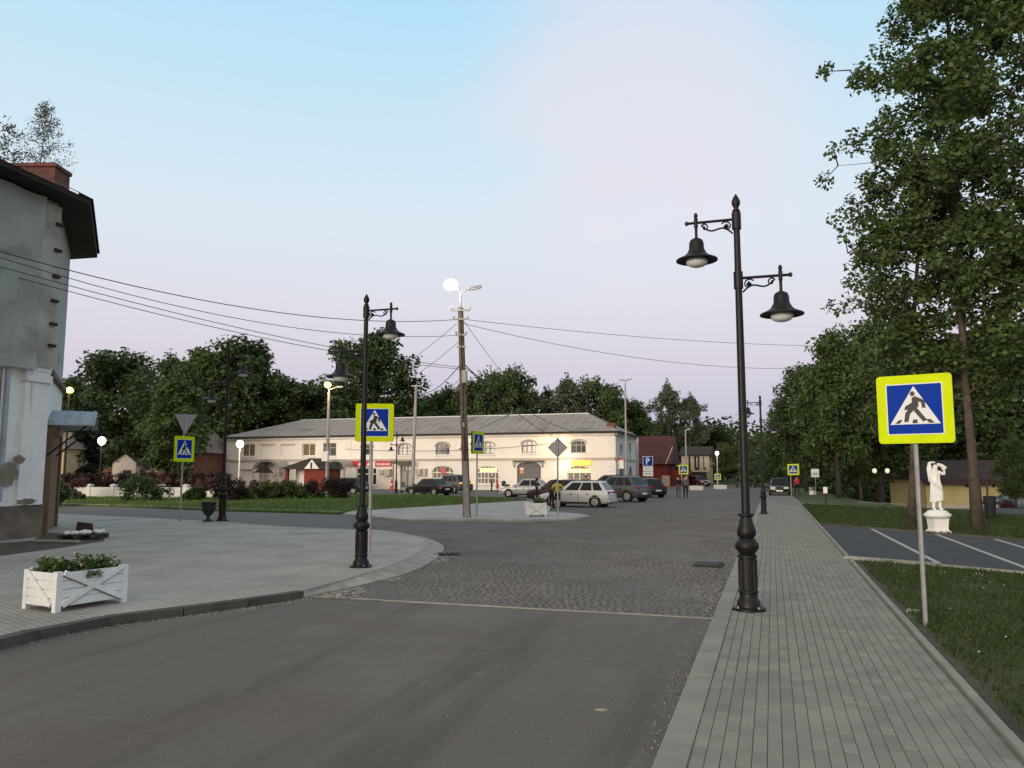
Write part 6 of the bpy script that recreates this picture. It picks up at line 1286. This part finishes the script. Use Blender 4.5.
# ================================================================== TREES
def tree_parts(seed, H_, R_, base, nlimb, nleaf, leaf, leafm, barkm, r0, shape='oval', clump=.9, droop=0.0, dens=3, lean=0):
    """trunk mesh and crown mesh of one tree: limbs with side branches, leaves in clumps along them"""
    r = random.Random(seed); m = MB(); wob = [(r.uniform(-.02, .02) * H_, r.uniform(-.02, .02) * H_) for _ in range(6)]
    def tp_(f_):
        k_ = min(4.999, f_ * 5); i = int(k_); t_ = k_ - i; return Vector(((wob[i][0] * (1 - t_) + wob[i + 1][0] * t_) * f_ + lean * f_, (wob[i][1] * (1 - t_) + wob[i + 1][1] * t_) * f_, f_ * H_))
    m.tube([tp_(i / 9) for i in range(9)] + [tp_(.98)], [r0 * (1.35 if i == 0 else (1 - .9 * i / 9.5)) for i in range(10)], 8)
    cents = []
    for i in range(nlimb):
        f_ = base + (.97 - base) * ((i + r.random() * .7) / nlimb); a = i * 2.4 + r.uniform(-.5, .5); g_ = (f_ - base) / (1 - base)
        prof = {'oval': max(.18, sin(pi * min(1, .18 + g_ * .80))), 'round': sqrt(max(.04, 1 - (1.7 * g_ - .75) ** 2)), 'cone': 1.02 - g_ * .95, 'column': .55 + .45 * sin(pi * g_)}[shape]
        Ln = R_ * prof * r.uniform(.62, 1.04); p = tp_(f_); rise = r.uniform(.1, .6) * (1 - .4 * g_) - droop; pts = [p]
        for k_ in range(1, 6): t_ = k_ / 5; pts.append(p + Vector((cos(a + .25 * t_ * r.uniform(-1, 1)) * Ln * t_, sin(a + .25 * t_ * r.uniform(-1, 1)) * Ln * t_, Ln * rise * t_ - droop * Ln * .4 * t_ * t_)))
        rl = max(.012, r0 * .38 * (1 - .7 * f_)); m.tube(pts, [rl * (1 - .16 * k_) for k_ in range(6)], 5, False)
        for k_ in range(2, 6):
            for q in range(dens):
                bd = Vector((r.uniform(-1, 1), r.uniform(-1, 1), r.uniform(-.5, .8) - droop)); e_ = pts[k_] + bd * Ln * .24
                m.tube([pts[k_], e_], [max(rl * .4, .0012 * H_), max(rl * .15, .0006 * H_)], 4, False)
                cents.append((e_.x, e_.y, e_.z, clump * r.uniform(.55, 1.15)))
    for k_ in range(5): p = tp_(.9 + .02 * k_); cents.append((p.x + r.uniform(-.035, .035) * H_, p.y + r.uniform(-.035, .035) * H_, p.z + .015 * H_ * k_, clump * .7))
    return m.mesh('trunk', barkm, True), leafcloud('crown', cents, nleaf, leaf, leafm, seed, .3)
VAR = {}
def variant(key, *a, **k):
    VAR[key] = tree_parts(*a, **k)
# unit trees 10 m tall
variant('broadA', 21, 10, 3.4, .16, 26, 17000, .15, 'leaf_dark', 'bark_dark', .2, 'round', .85)
variant('broadB', 22, 10, 3.2, .2, 26, 15000, .15, 'leaf', 'bark_dark', .2, 'oval', .8)
variant('broadC', 23, 10, 3.6, .22, 24, 13000, .16, 'leaf_mid', 'bark', .18, 'round', .8)
variant('light', 24, 10, 3.0, .25, 22, 9000, .15, 'leaf_light', 'bark', .15, 'oval', .75)
variant('birch', 25, 10, 2.7, .34, 26, 8500, .13, 'leaf_grey', 'bark_birch', .13, 'oval', .55, .1)
variant('poplar', 26, 10, 2.2, .15, 30, 12000, .15, 'leaf_mid', 'bark', .18, 'column', .7)
variant('spruce', 27, 10, 2.6, .06, 46, 14000, .15, 'leaf_spruce', 'bark_dark', .16, 'cone', .45, .28)
variant('bush', 28, 10, 6.5, .02, 22, 6500, .42, 'leaf_red', 'bark_dark', .25, 'round', 1.9)
def tree(label, key, u, vt, D, wpx=None, rz=0, zg=None, name='tree', cat='tree', group=None, sq=None):
    g = gd(u, D); z = gz(g.x, g.y) if zg is None else zg; h = EYE + (472 - vt) * D / 790 - z
    t = thing(name, label, cat, (g.x, g.y, z), rz, group); s_ = h / 10; base_w = {'broadA': 7.6, 'broadB': 7.0, 'broadC': 8, 'light': 6.6, 'birch': 6, 'poplar': 5.2, 'spruce': 5.6, 'bush': 15}[key]
    sx = wpx * D / 790 / base_w if wpx else s_; t.scale = (sx, sx, s_); link(VAR[key][0], 'trunk', t); link(VAR[key][1], 'crown', t); return t
TG = 'trees round the square'
for args in [
    ('round dark tree standing behind the wooden corner door', 'broadA', 118, 357, 88, 112, .3), ('dark tree above the metal awning', 'broadA', 70, 384, 96, 84, 2.1), ('dark spruce left of the pale gabled shed', 'spruce', 80, 404, 74, 76, 1.), ('thin-topped tree between the two big left trees', 'poplar', 170, 359, 104, 62, 2.),
    ('green tree hanging over the left crossing sign', 'broadB', 174, 384, 66, 88, 1.4), ('tall dark tree behind the lamp by the urn', 'broadA', 234, 345, 128, 118, 4.), ('dark tree filling the gap above the give-way sign', 'broadB', 202, 352, 126, 96, .2), ('dark tree right of the tall one, behind building end', 'broadB', 274, 380, 128, 112, 2.5),
    ('dark tree low behind the left roof hip', 'broadA', 306, 388, 130, 104, .8), ('big dark rounded tree rising behind the crossing sign', 'broadA', 372, 338, 124, 118, 5.2), ('small dark tree beside the grey pole top', 'poplar', 425, 400, 128, 34, .4),
    ('dark treetop between grey pole and utility pole', 'broadC', 444, 394, 134, 66, .9), ('green treetop just right of the utility pole', 'broadC', 478, 382, 130, 70, 1.9), ('highest treetop behind the centre of the roof', 'broadC', 508, 373, 132, 74, 3.1),
    ('spiky treetop behind the garage shutter roof', 'spruce', 545, 389, 132, 34, 0), ('pale treetop behind the right half of roof', 'birch', 568, 379, 132, 62, 1.2), ('green treetop behind the right roof ridge', 'broadC', 598, 384, 134, 72, 4.4), ('treetop above the right hip of the roof', 'broadB', 634, 404, 140, 64, 2.2),
    ('green tree filling the line behind the crossing sign', 'broadC', 332, 388, 134, 80, .2), ('tree low between the rounded tree and grey pole', 'broadC', 408, 402, 138, 70, 1.4), ('tree low behind the utility pole', 'broadC', 460, 402, 140, 64, 2.6), ('tree low behind the spiky treetop', 'broadC', 536, 396, 140, 70, 5.1), ('tree low left of the corner chimney', 'broadB', 616, 398, 142, 66, .3),
    ('tall pale birch with white trunk left of the pair', 'birch', 670, 384, 150, 46, .4), ('lower pale birch right of the pair', 'birch', 691, 397, 152, 44, 2.2), ('round dark treetop above the cream house', 'broadA', 716, 428, 162, 66, .5), ('dark tree above the red building roof', 'broadB', 648, 425, 160, 52, 3.),
    ('green tree at the end of the street', 'light', 752, 440, 150, 50, 1.), ('leafy tree overhanging the cream house', 'light', 724, 444, 124, 30, 2.),
    ('nearest tree of the right park row, over the distant sign', 'broadB', 838, 336, 62, 96, 1.1), ('second tree of the right park row', 'broadA', 806, 372, 84, 76, 2.), ('far slim tree at the left end of the park row', 'broadB', 786, 408, 108, 56, 4.), ('dark tree in the park behind the crossing sign', 'broadA', 880, 330, 72, 130, 3.),
    ('dark tree behind the statue', 'broadA', 946, 350, 92, 120, .6), ('dark tree right of the big trunk', 'broadA', 1010, 330, 88, 130, 5.), ('small conifer by the right edge of the low building', 'broadB', 1014, 440, 52, 44, 1.), ('leafy young tree before the park darkness', 'light', 860, 420, 70, 60, .3)]:
    tree(*args, group=TG)
# the big trees of the right foreground
g = gp(978, 531); D = g.dot(CAMF)
tm, cm = tree_parts(41, 23, 4.0, .18, 66, 42000, .10, 'leaf', 'bark', .165, 'column', .55, 0, 2)
t = thing('tree', 'tall leafy tree with thick trunk towering at the right edge', 'tree', (g.x, g.y, gz(g.x, g.y)), .6, TG); link(tm, 'trunk', t); link(cm, 'crown', t)
g = gp(912, 526); tm, cm = tree_parts(43, 14, 3.0, .32, 36, 16000, .092, 'leaf_mid', 'bark', .15, 'column', .48, .05, 2, -1.2)
t = thing('tree', 'smaller tree behind the large crossing sign with paler leaves', 'tree', (g.x, g.y, gz(g.x, g.y)), 2.2, TG); link(tm, 'trunk', t); link(cm, 'crown', t)
g = gp(1062, 538); tm, cm = tree_parts(45, 21, 3.4, .25, 40, 15000, .105, 'leaf', 'bark', .16, 'column', .55, 0, 2)
t = thing('tree', 'tree just past the right edge whose branches reach into view', 'tree', (g.x, g.y, gz(g.x, g.y)), 1.2, TG); link(tm, 'trunk', t); link(cm, 'crown', t)
# birch sapling growing on the old roof
p = at(41, 160, 27.5); t = thing('tree', 'spindly birch sapling growing beside the brick chimney', 'tree', (p.x, p.y, ZE + 1.2), .3, TG); hb = at(43, 103, 27.5).z - ZE - 1.2
tm, cm = tree_parts(51, hb, .95, .12, 44, 3200, .034, 'leaf_grey', 'bark', .03, 'oval', .24, 0, 2); link(tm, 'trunk', t); link(cm, 'crown', t)
p = at(5, 170, 27); t = thing('tree', 'second thin sapling on the roof at the left edge', 'tree', (p.x, p.y, ZE + 1.2), 1.3, TG); hb = at(8, 122, 27).z - ZE - 1.2
tm, cm = tree_parts(52, hb, .75, .2, 14, 500, .055, 'leaf_grey', 'bark', .025, 'oval', .25, 0, 2); link(tm, 'trunk', t); link(cm, 'crown', t)
# the far wood that closes the horizon
r = random.Random(77); cents = []
for i in range(340):
    u = r.uniform(-150, 1200); D = r.uniform(165, 210); g = gd(u, D); h = (11.5 + 2.2 * sin(u * .021) + 1.6 * sin(u * .053)) * (1.0 if u < 640 or u > 770 else .95)
    for k_ in range(3): cents.append((g.x + r.uniform(-2, 2), g.y + r.uniform(-2, 2), h * (.15 + .36 * k_) + r.uniform(-1, 1), r.uniform(2.2, 3.4)))
tag(link(leafcloud('far_wood', cents, 64000, .6, 'leaf_dark', 9), 'far_wood'), 'dark far wood closing the view behind the houses', 'wood', kind='stuff')
r = random.Random(78); cents = []
for i in range(150):
    u = r.uniform(748, 1180); D = r.uniform(96, 130); g = gd(u, D); h = 6.5 + 1.5 * sin(u * .04)
    for k_ in range(3): cents.append((g.x + r.uniform(-1, 1), g.y + r.uniform(-1, 1), gz(g.x, g.y) + h * (.12 + .34 * k_) + r.uniform(-.6, .6), r.uniform(1.4, 2.2)))
tag(link(leafcloud('park_thicket', cents, 30000, .36, 'leaf_dark', 10), 'park_thicket'), 'dark undergrowth filling the park behind the right trees', 'thicket', kind='stuff')
# trunks of the park
for i, (u, D, r_) in enumerate([(842, 58, .2), (768, 110, .2), (904, 66, .22), (861, 80, .2)]):
    pass
# bushes of the square
BG = 'bushes behind the lawn'
for lb_, u, D, wpx, hpx, mtl in [('large dark round bush before the white garden wall', 146, 53, 46, 27, 'leaf_dark'), ('dark red bush beside the lamp and urn', 232, 54, 34, 30, 'leaf_red'), ('long dark red bush in front of the red kiosk', 331, 58, 46, 25, 'leaf_red'),
                                 ('fresh green bush on the lawn right of the dark red one', 264, 56, 34, 19, 'leaf_light'), ('second fresh green bush on the lawn before the kiosk', 292, 57, 36, 19, 'leaf_light'), ('small dark bush behind the left sign post', 196, 54, 22, 16, 'leaf_dark'),
                                 ('dark bush by the wooden corner door', 55, 46, 24, 30, 'leaf_dark'), ('thin scrubby bush at the left end of the white wall', 72, 55, 26, 12, 'leaf_grey')]:
    g = gd(u, D, .08); w_, h_ = wpx * D / 790, hpx * D / 790; r = random.Random(int(u)); t = thing('bush', lb_, 'bush', g, YAW, BG); cents = []
    for i in range(26): a = r.uniform(-.42, .42); cents.append((a * w_, r.uniform(-.3, .3) * min(w_, 2.5), h_ * r.uniform(.15, .78) * (1 - .8 * a * a * 2), h_ * .24))
    link(leafcloud('foliage', cents, 4200, .075, mtl, int(u)), 'foliage', t)
    m = MB()
    for i in range(6): a = r.uniform(-.35, .35) * w_; m.tube([(a, 0, 0), (a * 1.1, r.uniform(-.2, .2), h_ * .6)], .02, 4)
    m.build('stems', 'bark_dark', t)
for lb_, u0, u1, D, hpx, mtl in [('long clipped dark red hedge along the top of the white wall', 45, 236, 65, 24, 'leaf_red'), ('low dark red hedge in front of white building left end', 238, 300, 66, 14, 'leaf_red')]:
    a, b = gd(u0, D, .05), gd(u1, D, .05); h_ = hpx * D / 790; t = thing('hedge', lb_, 'hedge', a); n = int((b - a).length / .5); r = random.Random(u0); cents = []
    for i in range(n):
        p = (b - a) * (i / n)
        for k_ in range(3): cents.append((p.x + r.uniform(-.2, .2), p.y + r.uniform(-.3, .3), h_ * (.2 + .3 * k_) + r.uniform(-.08, .08), .36))
    link(leafcloud('foliage', cents, n * 300, .09, mtl, u0), 'foliage', t); m = MB()
    for i in range(0, n, 2): p = (b - a) * (i / n); m.tube([(p.x, p.y, 0), (p.x, p.y, h_ * .6)], .02, 4)
    m.build('stems', 'bark_dark', t)
for lb_, u, D in [('pinkish flowering shrub on the red hedge at the left', 74, 58), ('pinkish flowering shrub on the hedge near the urn lamp', 207, 57)]:
    g = gd(u, D, .05); t = thing('bush', lb_, 'bush', g, 0, BG); link(leafcloud('foliage', [(x * .45, 0, 1.0 + .25 * sin(x), .42) for x in range(-2, 3)], 1100, .08, 'leaf_pink', u), 'foliage', t); MB().tube([(0, 0, 0), (0, 0, 1.0)], .03, 5).build('stems', 'bark_dark', t)
